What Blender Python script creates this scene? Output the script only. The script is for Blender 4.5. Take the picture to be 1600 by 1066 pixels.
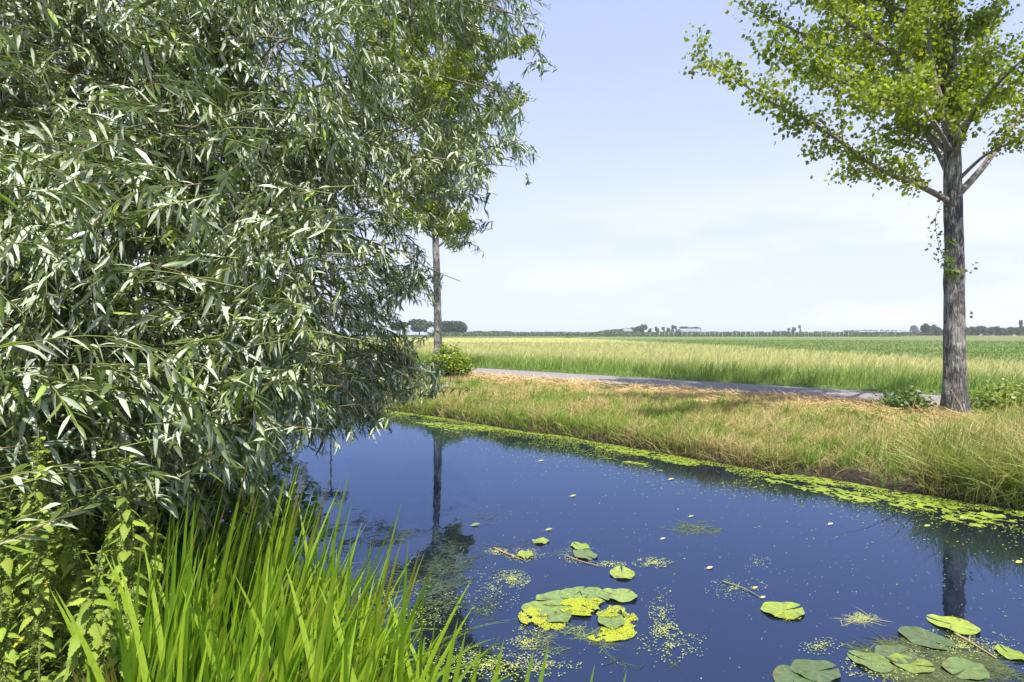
import bpy, math, random
import numpy as np
from mathutils import Vector
R = math.radians
for o in list(bpy.data.objects): bpy.data.objects.remove(o)
SC = bpy.context.scene
COL = SC.collection
rng = np.random.default_rng(7)
random.seed(7)

# ------------------------------------------------------------------ camera
F, CX, HY, CH = 889.0, 800.0, 523.0, 2.2       # focal length in pixels of a 1600 wide frame, horizon row, eye height above the water
cam = bpy.data.cameras.new('camera'); cam.lens = 36 * F / 1600; cam.sensor_width = 36
cam.shift_y = -10 / 1600
cam.clip_start = 0.05; cam.clip_end = 9000
co = bpy.data.objects.new('camera', cam); COL.objects.link(co)
co.location = (0, 0, CH); co.rotation_euler = (R(90), 0, 0)
SC.camera = co
# ------------------------------------------------------------------ light
SUN_EL, SUN_AZ = 59, 163       # azimuth clockwise from +Y: the sun stands high behind the camera, a little to the right
sun = bpy.data.lights.new('sun', 'SUN'); sun.energy = 4.6; sun.angle = R(0.55); sun.color = (1, 0.95, 0.86)
so = bpy.data.objects.new('sun', sun); COL.objects.link(so)
sd = Vector((math.sin(R(SUN_AZ)) * math.cos(R(SUN_EL)), math.cos(R(SUN_AZ)) * math.cos(R(SUN_EL)), math.sin(R(SUN_EL))))
so.rotation_euler = sd.to_track_quat('Z', 'Y').to_euler()
SC.view_settings.view_transform = 'Standard'; SC.view_settings.look = 'None'
SC.view_settings.exposure = 0.93; SC.view_settings.gamma = 1
SC.cycles.use_denoising = True
SC.cycles.max_bounces = 8; SC.cycles.transparent_max_bounces = 8; SC.cycles.volume_bounces = 0
W = bpy.data.worlds.new('World'); SC.world = W; W.use_nodes = True
def build_world():
    nt = W.node_tree; N = nt.nodes; L = nt.links; N.clear()
    out = N.new('ShaderNodeOutputWorld'); bg = N.new('ShaderNodeBackground'); bg.inputs[1].default_value = 0.105
    sky = N.new('ShaderNodeTexSky'); sky.sky_type = 'NISHITA'; sky.sun_disc = False
    sky.sun_elevation = R(SUN_EL); sky.sun_rotation = R(SUN_AZ); sky.air_density = 1.0; sky.dust_density = 0.6; sky.ozone_density = 1.6
    tc = N.new('ShaderNodeTexCoord'); sp = N.new('ShaderNodeSeparateXYZ'); L.new(tc.outputs['Generated'], sp.inputs[0])
    # thin bright veil that thickens towards the horizon
    mr = N.new('ShaderNodeMapRange'); mr.inputs[1].default_value = 0.0; mr.inputs[2].default_value = 0.95
    mr.inputs[3].default_value = 0.97; mr.inputs[4].default_value = 0.5; mr.interpolation_type = 'SMOOTHSTEP'
    L.new(sp.outputs[2], mr.inputs[0])
    mp = N.new('ShaderNodeMapping'); mp.inputs['Scale'].default_value = (1.6, 1.6, 6.5); mp.inputs['Location'].default_value = (3.1, .4, .15)
    L.new(tc.outputs['Generated'], mp.inputs[0])
    no = N.new('ShaderNodeTexNoise'); no.inputs['Scale'].default_value = 1.5; no.inputs['Detail'].default_value = 7; no.inputs['Roughness'].default_value = 0.55
    L.new(mp.outputs[0], no.inputs['Vector'])
    cr = N.new('ShaderNodeMapRange'); cr.inputs[1].default_value = 0.40; cr.inputs[2].default_value = 0.62; cr.inputs[3].default_value = 0; cr.inputs[4].default_value = .8
    cr.interpolation_type = 'SMOOTHSTEP'; L.new(no.outputs[0], cr.inputs[0])
    lo = N.new('ShaderNodeMapRange'); lo.inputs[1].default_value = 0.02; lo.inputs[2].default_value = 0.34; lo.inputs[3].default_value = 0.85; lo.inputs[4].default_value = 0.0
    lo.interpolation_type = 'SMOOTHSTEP'; L.new(sp.outputs[2], lo.inputs[0])
    rt = N.new('ShaderNodeMapRange'); rt.inputs[1].default_value = -0.15; rt.inputs[2].default_value = 0.45; rt.inputs[3].default_value = 0.15; rt.inputs[4].default_value = 1.0
    L.new(sp.outputs[0], rt.inputs[0])
    m1 = N.new('ShaderNodeMath'); m1.operation = 'MULTIPLY'; L.new(cr.outputs[0], m1.inputs[0]); L.new(lo.outputs[0], m1.inputs[1])
    m2 = N.new('ShaderNodeMath'); m2.operation = 'MULTIPLY'; L.new(m1.outputs[0], m2.inputs[0]); L.new(rt.outputs[0], m2.inputs[1])
    mixv = N.new('ShaderNodeMix'); mixv.data_type = 'RGBA'; 
    vc = N.new('ShaderNodeMix'); vc.data_type = 'RGBA'; vc.inputs['A'].default_value = (4.6, 5.0, 5.8, 1); vc.inputs['B'].default_value = (3.5, 4.0, 6.0, 1)
    vf = N.new('ShaderNodeMapRange'); vf.inputs[1].default_value = 0.0; vf.inputs[2].default_value = 0.42; L.new(sp.outputs[2], vf.inputs[0]); L.new(vf.outputs[0], vc.inputs['Factor']); L.new(vc.outputs['Result'], mixv.inputs['B'])
    L.new(mr.outputs[0], mixv.inputs['Factor']); L.new(sky.outputs[0], mixv.inputs['A'])
    mixc = N.new('ShaderNodeMix'); mixc.data_type = 'RGBA'; mixc.inputs['B'].default_value = (6.0, 6.05, 6.2, 1)
    L.new(m2.outputs[0], mixc.inputs['Factor']); L.new(mixv.outputs['Result'], mixc.inputs['A'])
    L.new(mixc.outputs['Result'], bg.inputs[0]); L.new(bg.outputs[0], out.inputs[0])
build_world()

# ------------------------------------------------------------------ frames of reference
DV = np.array([-938.0, F]); DV /= np.linalg.norm(DV)       # along the ditch, away from the camera
NV = np.array([DV[1], -DV[0]])                             # across it, towards the far bank
def XY(c, s): return c * NV[0] + s * DV[0], c * NV[1] + s * DV[1]
def CS(x, y): return x * NV[0] + y * NV[1], x * DV[0] + y * DV[1]
def at(px, py, Y): return np.array([(px - CX) / F * Y, Y, CH + (HY - py) / F * Y])
def ground(px, py, z=0.0):
    Y = (CH - z) * F / (py - HY); return np.array([(px - CX) / F * Y, Y, z])

def hsh(ix, iy, iz=0, seed=0):
    h = (ix.astype(np.int64) * 374761393 + iy.astype(np.int64) * 668265263 + np.int64(seed) * 974634777 + np.asarray(iz, dtype=np.int64) * 2147483647) & 0xffffffff
    h = ((h ^ (h >> 13)) * 1274126177) & 0xffffffff
    return ((h ^ (h >> 16)) & 0xffff) / 65535.0
def noise2(x, y, seed=0):
    x = np.asarray(x, float); y = np.asarray(y, float)
    ix = np.floor(x); iy = np.floor(y); fx = x - ix; fy = y - iy
    fx = fx * fx * (3 - 2 * fx); fy = fy * fy * (3 - 2 * fy)
    a = hsh(ix, iy, 0, seed); b = hsh(ix + 1, iy, 0, seed); c = hsh(ix, iy + 1, 0, seed); d = hsh(ix + 1, iy + 1, 0, seed)
    return (a * (1 - fx) + b * fx) * (1 - fy) + (c * (1 - fx) + d * fx) * fy
def fbm(x, y, seed=0, oct=4):
    v = 0; a = .5; t = 0
    for k in range(oct):
        v = v + a * noise2(x * 2 ** k + 17 * k, y * 2 ** k - 9 * k, seed + k); t += a; a *= .5
    return v / t
def sst(a, b, x):
    t = np.clip((x - a) / (b - a), 0, 1); return t * t * (3 - 2 * t)
def unit(v): return v / np.maximum(np.linalg.norm(v, axis=-1, keepdims=True), 1e-9)

NEAR_C, FAR_C = 2.05, 9.6
PROF = np.array([[-4000, .55], [-6, .6], [0.2, .5], [1.3, .22], [NEAR_C, 0.0], [2.6, -.5], [4, -.9], [8, -.9], [9.3, -.5],
                 [FAR_C - .03, -.05], [FAR_C + .06, .16], [10.4, .30], [12.0, .52], [13.2, .62], [15.0, .62], [18.4, .62], [4000, .62]])
def edge_c(s): return FAR_C - ((fbm(s * .45, s * 0 + 3, 5) - .5) * .5 + (fbm(s * 2.3, s * 0 + 8, 6) - .5) * .16)
def terrain(x, y):
    c, s = CS(x, y)
    wob = FAR_C - edge_c(s)
    cc = np.where((c > 8) & (c < 13), c + wob * (1 - sst(11, 13, c)), c)
    z = np.interp(cc, PROF[:, 0], PROF[:, 1])
    amp = np.where(c < 15, .07, 0) * np.where(c > 8.5, 1, .5) * np.where((c > 13), 1 - sst(14.2, 15.0, c), 1)
    return z + (fbm(x * 1.7, y * 1.7, 11) - .5) * 2 * amp * (z > 0.03)

# ------------------------------------------------------------------ mesh helpers
class MB:
    def __init__(s): s.v = []; s.f = []; s.c = []; s.n = 0
    def add(s, v, faces, col=None):
        v = np.asarray(v, dtype=np.float32).reshape(-1, 3)
        for f in (faces if isinstance(faces, list) else [faces]):
            if len(f): s.f.append(np.asarray(f, dtype=np.int32) + s.n)
        if col is None: col = (1, 1, 1)
        c = np.asarray(col, dtype=np.float32)
        if c.ndim == 1: c = np.tile(c, (len(v), 1))
        s.v.append(v); s.c.append(c); s.n += len(v)
    def build(s, name, mat, parent=None, smooth=True):
        me = bpy.data.meshes.new(name)
        v = np.concatenate(s.v)
        me.vertices.add(len(v)); me.vertices.foreach_set('co', v.ravel())
        loops = np.concatenate([f.ravel() for f in s.f]); tot = np.concatenate([np.full(len(f), f.shape[1], np.int32) for f in s.f])
        st = np.zeros(len(tot), np.int32); st[1:] = np.cumsum(tot)[:-1]
        me.loops.add(len(loops)); me.loops.foreach_set('vertex_index', loops)
        me.polygons.add(len(tot)); me.polygons.foreach_set('loop_start', st)
        me.polygons.foreach_set('use_smooth', np.full(len(tot), smooth, bool))
        me.update(calc_edges=True)
        ca = me.color_attributes.new('Col', 'FLOAT_COLOR', 'POINT')
        c = np.concatenate(s.c); c4 = np.ones((len(c), 4), np.float32); c4[:, :3] = c; ca.data.foreach_set('color', c4.ravel())
        me.validate()
        if mat: me.materials.append(mat)
        o = bpy.data.objects.new(name, me); COL.objects.link(o)
        if parent: o.parent = parent
        return o
def tag(o, label=None, cat=None, group=None, kind=None):
    if label: o['label'] = label
    if cat: o['category'] = cat
    if group: o['group'] = group
    if kind: o['kind'] = kind
    return o
def thing(name, label, cat, loc=(0, 0, 0), group=None):
    o = bpy.data.objects.new(name, None); COL.objects.link(o); o.location = loc; o.empty_display_size = .2
    return tag(o, label, cat, group)
def copy_tree(o, parent=None):
    c = o.copy(); COL.objects.link(c); c.parent = parent
    for ch in list(o.children): copy_tree(ch, c)
    return c

def blades(mb, B, D, S, L, Wd, prof, col0, col1, bend=None, fold=0.0):
    L = np.broadcast_to(np.asarray(L, float), (len(B),)); Wd = np.broadcast_to(np.asarray(Wd, float), (len(B),))
    """leaves or grass blades: base B, direction D, side S, length L, width Wd, profile [(t, half width)], bend vector added by t^2"""
    n = len(B); D = unit(D); S = unit(S - D * np.sum(S * D, 1, keepdims=True)); Nn = np.cross(D, S)
    L = L[:, None]; Wd = Wd[:, None]
    if bend is None: bend = np.zeros((n, 3))
    rows = []; cols = []; per = []
    for t, w in prof:
        c = B + D * L * t + bend * L * t * t
        cc = col0 * (1 - t) + col1 * t
        if w == 0: rows.append(c); cols.append(cc); per.append(1)
        elif fold: rows += [c - S * Wd * w + Nn * Wd * w * fold, c, c + S * Wd * w + Nn * Wd * w * fold]; cols += [cc] * 3; per.append(3)
        else: rows += [c - S * Wd * w, c + S * Wd * w]; cols += [cc] * 2; per.append(2)
    K = len(rows)
    V = np.stack(rows, 1).reshape(-1, 3); C = np.stack(cols, 1).reshape(-1, 3)
    quads = []; tris = []; i = 0
    for a, b in zip(per[:-1], per[1:]):
        j = i + a
        if a == 1 and b > 1:
            for k in range(b - 1): tris.append((i, j + k + 1, j + k))
        elif b == 1 and a > 1:
            for k in range(a - 1): tris.append((i + k, i + k + 1, j))
        elif a == b and a > 1:
            for k in range(a - 1): quads.append((i + k, i + k + 1, j + k + 1, j + k))
        i = j
    off = (np.arange(n) * K)[:, None, None]; fs = []
    if quads: fs.append((np.array(quads)[None] + off).reshape(-1, 4))
    if tris: fs.append((np.array(tris)[None] + off).reshape(-1, 3))
    mb.add(V, fs, C)

def tube(mb, pts, rad, k=6, col=(1, 1, 1), cap=True):
    pts = np.asarray(pts, float); n = len(pts); rad = np.broadcast_to(np.asarray(rad, float), (n,))
    T = unit(np.gradient(pts, axis=0)); ref = np.array([0, 0, 1.]) if abs(T[0, 2]) < .9 else np.array([1., 0, 0])
    U = unit(np.cross(T, ref)); Vv = np.cross(T, U)
    a = np.arange(k) * 2 * math.pi / k
    ring = pts[:, None] + rad[:, None, None] * (np.cos(a)[None, :, None] * U[:, None] + np.sin(a)[None, :, None] * Vv[:, None])
    idx = np.arange(n * k).reshape(n, k); q = np.stack([idx[:-1], np.roll(idx[:-1], -1, 1), np.roll(idx[1:], -1, 1), idx[1:]], -1).reshape(-1, 4)
    fs = [q]
    if cap:
        v = np.concatenate([ring.reshape(-1, 3), pts[-1:], pts[:1]]); e = n * k
        t = [(idx[-1, i], idx[-1, (i + 1) % k], e) for i in range(k)] + [(idx[0, (i + 1) % k], idx[0, i], e + 1) for i in range(k)]
        fs.append(np.array(t))
    else: v = ring.reshape(-1, 3)
    mb.add(v, fs, col)
def curve(ctrl, n=12):
    """smooth line through control points"""
    c = np.asarray(ctrl, float); m = len(c)
    if m == 2: return c[0] + (c[1] - c[0]) * np.linspace(0, 1, n)[:, None]
    P = np.concatenate([[2 * c[0] - c[1]], c, [2 * c[-1] - c[-2]]]); out = []
    for t in np.linspace(0, m - 1 - 1e-6, n):
        i = int(t); u = t - i; p0, p1, p2, p3 = P[i:i + 4]
        out.append(.5 * ((2 * p1) + (-p0 + p2) * u + (2 * p0 - 5 * p1 + 4 * p2 - p3) * u * u + (-p0 + 3 * p1 - 3 * p2 + p3) * u ** 3))
    return np.array(out)
def rv(n, s=1.0, seed=None): return (rng.random((n, 3)) * 2 - 1) * s

# ------------------------------------------------------------------ materials
def newmat(name):
    m = bpy.data.materials.new(name); m.use_nodes = True; nt = m.node_tree; nt.nodes.clear()
    return m, nt.nodes, nt.links
def mk(N, t, **kw):
    n = N.new('ShaderNode' + t)
    for k, v in kw.items():
        if k.startswith('i_'): n.inputs[k[2:].replace('_', ' ')].default_value = v
        else: setattr(n, k, v)
    return n
def leaf_mat(name, back=(1, 1, 1), backmix=0.0, rough=.45, trans=.3, spec=.5, tint=(1.1, 1.25, .5), streak=None):
    """two-sided leaf: own colour from the mesh, paler underside, some light coming through"""
    m, N, L = newmat(name)
    out = mk(N, 'OutputMaterial'); at_ = mk(N, 'VertexColor', layer_name='Col')
    if streak:
        tc = mk(N, 'TexCoord'); mp = mk(N, 'Mapping'); mp.inputs['Scale'].default_value = streak; no = mk(N, 'TexNoise'); no.inputs['Scale'].default_value = 1; no.inputs['Detail'].default_value = 4
        L.new(tc.outputs['Object'], mp.inputs[0]); L.new(mp.outputs[0], no.inputs['Vector']); rg = mk(N, 'MapRange'); rg.inputs[1].default_value = .35; rg.inputs[2].default_value = .65
        sm = mk(N, 'Mix', data_type='RGBA', blend_type='MULTIPLY'); sm.inputs['B'].default_value = (.74, .78, .9, 1); L.new(no.outputs[0], rg.inputs[0]); L.new(rg.outputs[0], sm.inputs['Factor']); L.new(at_.outputs[0], sm.inputs['A'])
        at_ = type('o', (), {'outputs': [sm.outputs['Result']]})
    g = mk(N, 'NewGeometry'); mx = mk(N, 'Mix', data_type='RGBA'); mx.inputs['B'].default_value = (*back, 1)
    mu = mk(N, 'Math', operation='MULTIPLY'); mu.inputs[1].default_value = backmix
    L.new(g.outputs['Backfacing'], mu.inputs[0]); L.new(mu.outputs[0], mx.inputs['Factor']); L.new(at_.outputs[0], mx.inputs['A'])
    b = mk(N, 'BsdfPrincipled'); b.inputs['Roughness'].default_value = rough; b.inputs['Specular IOR Level'].default_value = spec
    L.new(mx.outputs['Result'], b.inputs['Base Color'])
    tr = mk(N, 'BsdfTranslucent'); tm = mk(N, 'Mix', data_type='RGBA', blend_type='MULTIPLY'); tm.inputs['Factor'].default_value = 1; tm.inputs['B'].default_value = (*tint, 1)
    L.new(at_.outputs[0], tm.inputs['A']); L.new(tm.outputs['Result'], tr.inputs[0])
    ms = mk(N, 'MixShader'); ms.inputs[0].default_value = trans; L.new(b.outputs[0], ms.inputs[1]); L.new(tr.outputs[0], ms.inputs[2])
    L.new(ms.outputs[0], out.inputs[0]); return m
def solid_mat(name, col=(1, 1, 1), rough=.8, nscale=0, namt=.3, bump=0, bscale=20, stretch=(1, 1, 1), vc=False, spec=.3, col2=None, lo=.35, hi=.65):
    m, N, L = newmat(name); out = mk(N, 'OutputMaterial'); b = mk(N, 'BsdfPrincipled')
    b.inputs['Roughness'].default_value = rough; b.inputs['Specular IOR Level'].default_value = spec
    L.new(b.outputs[0], out.inputs[0]); tc = mk(N, 'TexCoord'); mp = mk(N, 'Mapping'); mp.inputs['Scale'].default_value = stretch
    L.new(tc.outputs['Object'], mp.inputs[0])
    src = None
    if vc: at_ = mk(N, 'VertexColor', layer_name='Col'); src = at_.outputs[0]
    if nscale:
        no = mk(N, 'TexNoise'); no.inputs['Scale'].default_value = nscale; no.inputs['Detail'].default_value = 8; no.inputs['Roughness'].default_value = .65
        L.new(mp.outputs[0], no.inputs['Vector'])
        r = mk(N, 'MapRange'); r.inputs[1].default_value = lo; r.inputs[2].default_value = hi; L.new(no.outputs[0], r.inputs[0])
        mx = mk(N, 'Mix', data_type='RGBA'); c2 = col2 or tuple(x * (1 - namt) for x in col)
        if vc:
            mx.blend_type = 'MULTIPLY'; mx.inputs['B'].default_value = (1 - namt,) * 3 + (1,); L.new(src, mx.inputs['A'])
        else: mx.inputs['A'].default_value = (*col, 1); mx.inputs['B'].default_value = (*c2, 1)
        L.new(r.outputs[0], mx.inputs['Factor']); src = mx.outputs['Result']
    if src: L.new(src, b.inputs['Base Color'])
    else: b.inputs['Base Color'].default_value = (*col, 1)
    if bump:
        nb = mk(N, 'TexNoise'); nb.inputs['Scale'].default_value = bscale; nb.inputs['Detail'].default_value = 6; L.new(mp.outputs[0], nb.inputs['Vector'])
        bp = mk(N, 'Bump'); bp.inputs['Strength'].default_value = bump; bp.inputs['Distance'].default_value = .03
        L.new(nb.outputs[0], bp.inputs['Height']); L.new(bp.outputs[0], b.inputs['Normal'])
    return m
def bark_mat(name, dark, light, pale, scale=1.0):
    m, N, L = newmat(name); out = mk(N, 'OutputMaterial'); b = mk(N, 'BsdfPrincipled'); b.inputs['Roughness'].default_value = .85; b.inputs['Specular IOR Level'].default_value = .2
    L.new(b.outputs[0], out.inputs[0]); tc = mk(N, 'TexCoord')
    mp = mk(N, 'Mapping'); mp.inputs['Scale'].default_value = (14 * scale, 14 * scale, 2.6 * scale); L.new(tc.outputs['Object'], mp.inputs[0])
    n1 = mk(N, 'TexNoise'); n1.inputs['Scale'].default_value = 1.3; n1.inputs['Detail'].default_value = 8; n1.inputs['Roughness'].default_value = .7; n1.inputs['Distortion'].default_value = .8
    L.new(mp.outputs[0], n1.inputs['Vector'])
    vo = mk(N, 'TexVoronoi', feature='DISTANCE_TO_EDGE'); vo.inputs['Scale'].default_value = 1.4; L.new(mp.outputs[0], vo.inputs['Vector'])
    r0 = mk(N, 'MapRange'); r0.inputs[1].default_value = 0; r0.inputs[2].default_value = .22; L.new(vo.outputs[0], r0.inputs[0])
    r1 = mk(N, 'MapRange'); r1.inputs[1].default_value = .38; r1.inputs[2].default_value = .66; L.new(n1.outputs[0], r1.inputs[0])
    mm = mk(N, 'Math', operation='MULTIPLY'); L.new(r0.outputs[0], mm.inputs[0]); L.new(r1.outputs[0], mm.inputs[1])
    m1 = mk(N, 'Mix', data_type='RGBA'); m1.inputs['A'].default_value = (*dark, 1); m1.inputs['B'].default_value = (*light, 1); L.new(mm.outputs[0], m1.inputs['Factor'])
    n2 = mk(N, 'TexNoise'); n2.inputs['Scale'].default_value = 3.2; n2.inputs['Detail'].default_value = 5; L.new(tc.outputs['Object'], n2.inputs['Vector'])
    r2 = mk(N, 'MapRange'); r2.inputs[1].default_value = .47; r2.inputs[2].default_value = .62; r2.inputs[4].default_value = .85; L.new(n2.outputs[0], r2.inputs[0])
    m2 = mk(N, 'Mix', data_type='RGBA'); m2.inputs['B'].default_value = (*pale, 1); L.new(m1.outputs['Result'], m2.inputs['A'])
    mm2 = mk(N, 'Math', operation='MULTIPLY'); L.new(r2.outputs[0], mm2.inputs[0]); L.new(r1.outputs[0], mm2.inputs[1]); L.new(mm2.outputs[0], m2.inputs['Factor'])
    L.new(m2.outputs['Result'], b.inputs['Base Color'])
    bp = mk(N, 'Bump'); bp.inputs['Strength'].default_value = 1; bp.inputs['Distance'].default_value = .03; L.new(mm.outputs[0], bp.inputs['Height']); L.new(bp.outputs[0], b.inputs['Normal'])
    return m
M_ground = solid_mat('earth_and_turf', vc=True, nscale=9, namt=.6, bump=.8, bscale=25)
M_asphalt = solid_mat('old_asphalt', (.28, .255, .25), .9, 5, .35, .5, 140, col2=(.20, .182, .182))
M_grass = leaf_mat('grass_blade', rough=.6, trans=.28, spec=.25)
M_straw = leaf_mat('straw', rough=.7, trans=.1, spec=.25, tint=(1, .9, .6))
M_willow = leaf_mat('willow_leaf', back=(.47, .54, .39), backmix=.85, rough=.38, trans=.2, spec=.75, tint=(1.2, 1.5, .45))
M_poplar = leaf_mat('poplar_leaf', back=(.30, .36, .16), backmix=.35, rough=.52, trans=.42, spec=.35, tint=(1.5, 1.6, .35))
M_bush = leaf_mat('bush_leaf', back=(.2, .27, .1), backmix=.3, rough=.45, trans=.35)
M_nettle = leaf_mat('nettle_leaf', back=(.22, .32, .12), backmix=.4, rough=.6, trans=.3, spec=.25)
M_iris = leaf_mat('sword_leaf', streak=(230, 230, 3), rough=.34, trans=.38, spec=.45, tint=(1.1, 1.25, .3))
M_far = leaf_mat('far_leaf', rough=.8, trans=.1, spec=.1, tint=(1, 1, .7))
M_pad = leaf_mat('lily_leaf', streak=(35, 35, 35), rough=.35, trans=.05, spec=.5)
M_weed = leaf_mat('duckweed', rough=.6, trans=.1, spec=.3)
M_twig = solid_mat('twig_bark', vc=True, rough=.6)
M_bark = bark_mat('poplar_bark', (.05, .047, .048), (.42, .405, .39), (.66, .62, .55))
M_wbark = bark_mat('willow_bark', (.03, .025, .02), (.14, .12, .09), (.2, .18, .13))
M_limb = solid_mat('smooth_limb_bark', (.3, .26, .22), .8, 12, .55, .5, 30)

# ------------------------------------------------------------------ setting: ground, water, road
def grid_sheet(name, ca, sa, zf, colf, mat):
    Cc, Ss = np.meshgrid(ca, sa, indexing='ij'); x, y = XY(Cc, Ss); z = zf(x, y, Cc, Ss)
    v = np.stack([x, y, z], -1).reshape(-1, 3); idx = np.arange(len(v)).reshape(len(ca), len(sa))
    q = np.stack([idx[:-1, :-1], idx[1:, :-1], idx[1:, 1:], idx[:-1, 1:]], -1).reshape(-1, 4)
    mb = MB(); mb.add(v, q, colf(x, y, Cc, Ss).reshape(-1, 3)); return tag(mb.build(name, mat), kind='structure')
def gcol(x, y, c, s):
    n = fbm(x * .9, y * .9, 3)[..., None]; n2 = fbm(x * 4, y * 4, 4)[..., None]
    green = np.array([.085, .12, .03]); straw = np.array([.30, .22, .10]); soil = np.array([.055, .04, .025]); bed = np.array([.03, .03, .02])
    k = green * (1 - n) + straw * n; k = k * (.6 + .8 * n2)
    z = terrain(x, y)[..., None]; k = np.where(z < .17, soil * (.6 + .8 * n2), k); k = np.where(z < -.02, bed, k)
    k = np.where((c > 18.3)[..., None], np.array([.10, .15, .03]) * (.7 + .6 * n), k)
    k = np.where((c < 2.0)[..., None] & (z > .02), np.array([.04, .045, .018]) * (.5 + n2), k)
    far = (c > 120)[..., None]; k = np.where(far, np.array([.14, .20, .05]) * (.8 + .4 * n), k)
    return k
ca = np.concatenate([[-4000, -1200, -300, -80, -25, -10, -6], np.arange(-4, 8.5, .25), np.arange(8.5, 10.6, .07), np.arange(10.7, 18.6, .2), np.array([19.5, 22, 30, 50, 90, 120, 125, 200, 400, 900, 2000, 6000])])
sa = np.concatenate([[-6000, -2000, -500, -120, -50, -30], np.arange(-20, 32, .25), np.arange(33, 90, 1.5), [100, 130, 200, 400, 900, 2500, 6000]])
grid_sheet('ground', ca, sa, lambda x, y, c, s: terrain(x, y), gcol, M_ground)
grid_sheet('road', np.array([15.4, 16.3, 17.2, 18.1]), np.concatenate([np.arange(-60, 120, 1.5), [200, 400]]), lambda x, y, c, s: .645 + .03 * np.sin((c - 15.4) / 2.7 * math.pi), lambda x, y, c, s: np.ones(x.shape + (3,)), M_asphalt)
def water_mat():
    m, N, L = newmat('ditch_water'); out = mk(N, 'OutputMaterial'); d = mk(N, 'BsdfDiffuse'); g = mk(N, 'BsdfGlossy'); ms = mk(N, 'MixShader'); fr = mk(N, 'Fresnel')
    d.inputs[0].default_value = (.008, .011, .018, 1); g.inputs['Color'].default_value = (.44, .60, .98, 1); g.inputs['Roughness'].default_value = .02; fr.inputs['IOR'].default_value = 2.25
    tc = mk(N, 'TexCoord'); no = mk(N, 'TexNoise'); no.inputs['Scale'].default_value = 6; no.inputs['Detail'].default_value = 2; L.new(tc.outputs['Object'], no.inputs['Vector'])
    bp = mk(N, 'Bump'); bp.inputs['Strength'].default_value = .05; bp.inputs['Distance'].default_value = .02
    L.new(no.outputs[0], bp.inputs['Height']); L.new(bp.outputs[0], g.inputs['Normal']); L.new(fr.outputs[0], ms.inputs[0]); L.new(d.outputs[0], ms.inputs[1]); L.new(g.outputs[0], ms.inputs[2]); L.new(ms.outputs[0], out.inputs[0]); return m
grid_sheet('water', np.array([1.6, 4, 7, 10.3]), np.array([-300, -50, 0, 50, 300, 800]), lambda x, y, c, s: c * 0, lambda x, y, c, s: np.ones(x.shape + (3,)), water_mat())

# fields
def quad_field(name, pts, z0, mat, nx, ny, amp, fx, fy, seed, kind='structure'):
    """field surface between four corners (near left, near right, far right, far left) with crop relief"""
    p = np.array(pts, float); u = np.linspace(0, 1, nx) ** 1; w = np.linspace(0, 1, ny) ** 2.2
    U, Wq = np.meshgrid(u, w, indexing='ij')
    xy = (p[0] * (1 - U[..., None]) + p[1] * U[..., None]) * (1 - Wq[..., None]) + (p[3] * (1 - U[..., None]) + p[2] * U[..., None]) * Wq[..., None]
    x, y = xy[..., 0], xy[..., 1]; z = z0 + (fbm(x * fx, y * fy, seed) - .5) * 2 * amp
    v = np.stack([x, y, z], -1).reshape(-1, 3); idx = np.arange(len(v)).reshape(nx, ny)
    q = np.stack([idx[:-1, :-1], idx[1:, :-1], idx[1:, 1:], idx[:-1, 1:]], -1).reshape(-1, 4)
    mb = MB(); mb.add(v, q); return tag(mb.build(name, mat), kind=kind)
M_crop = solid_mat('crop_leaves', (.11, .15, .04), .8, .5, .5, .6, 6, (1, 1, 1), col2=(.15, .19, .055))
M_meadow = solid_mat('meadow_canopy', (.46, .42, .16), .9, .22, .4, .6, 5, (1, 2.5, 1), col2=(.24, .28, .08))
M_track = solid_mat('dry_track', (.42, .36, .2), .9, .6, .3, col2=(.24, .26, .1))
quad_field('crop_field', [(20.5, 24), (150, -20), (700, 345), (30, 345)], .92, M_crop, 120, 240, .12, .8, .8, 21)
quad_field('headland_strip', [(-40, 347), (900, 347), (950, 398), (-60, 398)], .72, M_track, 30, 12, .05, .1, .1, 22)
quad_field('far_field', [(-900, 420), (1300, 420), (3500, 3800), (-3500, 3800)], .75, M_crop, 20, 30, .05, .02, .02, 23)

# ------------------------------------------------------------------ grass
G_GREEN = np.array([.11, .20, .03]); G_LIME = np.array([.25, .34, .05]); G_STRAW = np.array([.52, .40, .18]); G_PALE = np.array([.62, .54, .28]); G_TAN = np.array([.50, .31, .13])
BLADE = [(0, .8), (.45, 1), (1, 0)]; BLADE3 = [(0, .7), (.35, 1), (.7, .8), (1, 0)]
def mixc(a, b, t): return a * (1 - t[:, None]) + b * t[:, None]
def grass(mb, x, y, h, w, lean, col0, col1, zoff=-.02, prof=BLADE, zf=None, wind=(0.25, -.1)):
    n = len(x); z = (terrain(x, y) if zf is None else zf(x, y)) + zoff
    az = rng.random(n) * 2 * math.pi; l = rng.random(n) * lean
    D = np.stack([np.cos(az) * l, np.sin(az) * l, np.ones(n)], 1); a2 = rng.random(n) * math.pi
    S = np.stack([np.cos(a2), np.sin(a2), np.zeros(n)], 1)
    bend = np.stack([np.cos(az) * l * .9 + wind[0] * rng.random(n), np.sin(az) * l * .9 + wind[1] * rng.random(n), -.35 * l - .05 * rng.random(n)], 1)
    blades(mb, np.stack([x, y, z], 1), D, S, h, w, prof, col0, col1, bend)
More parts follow.
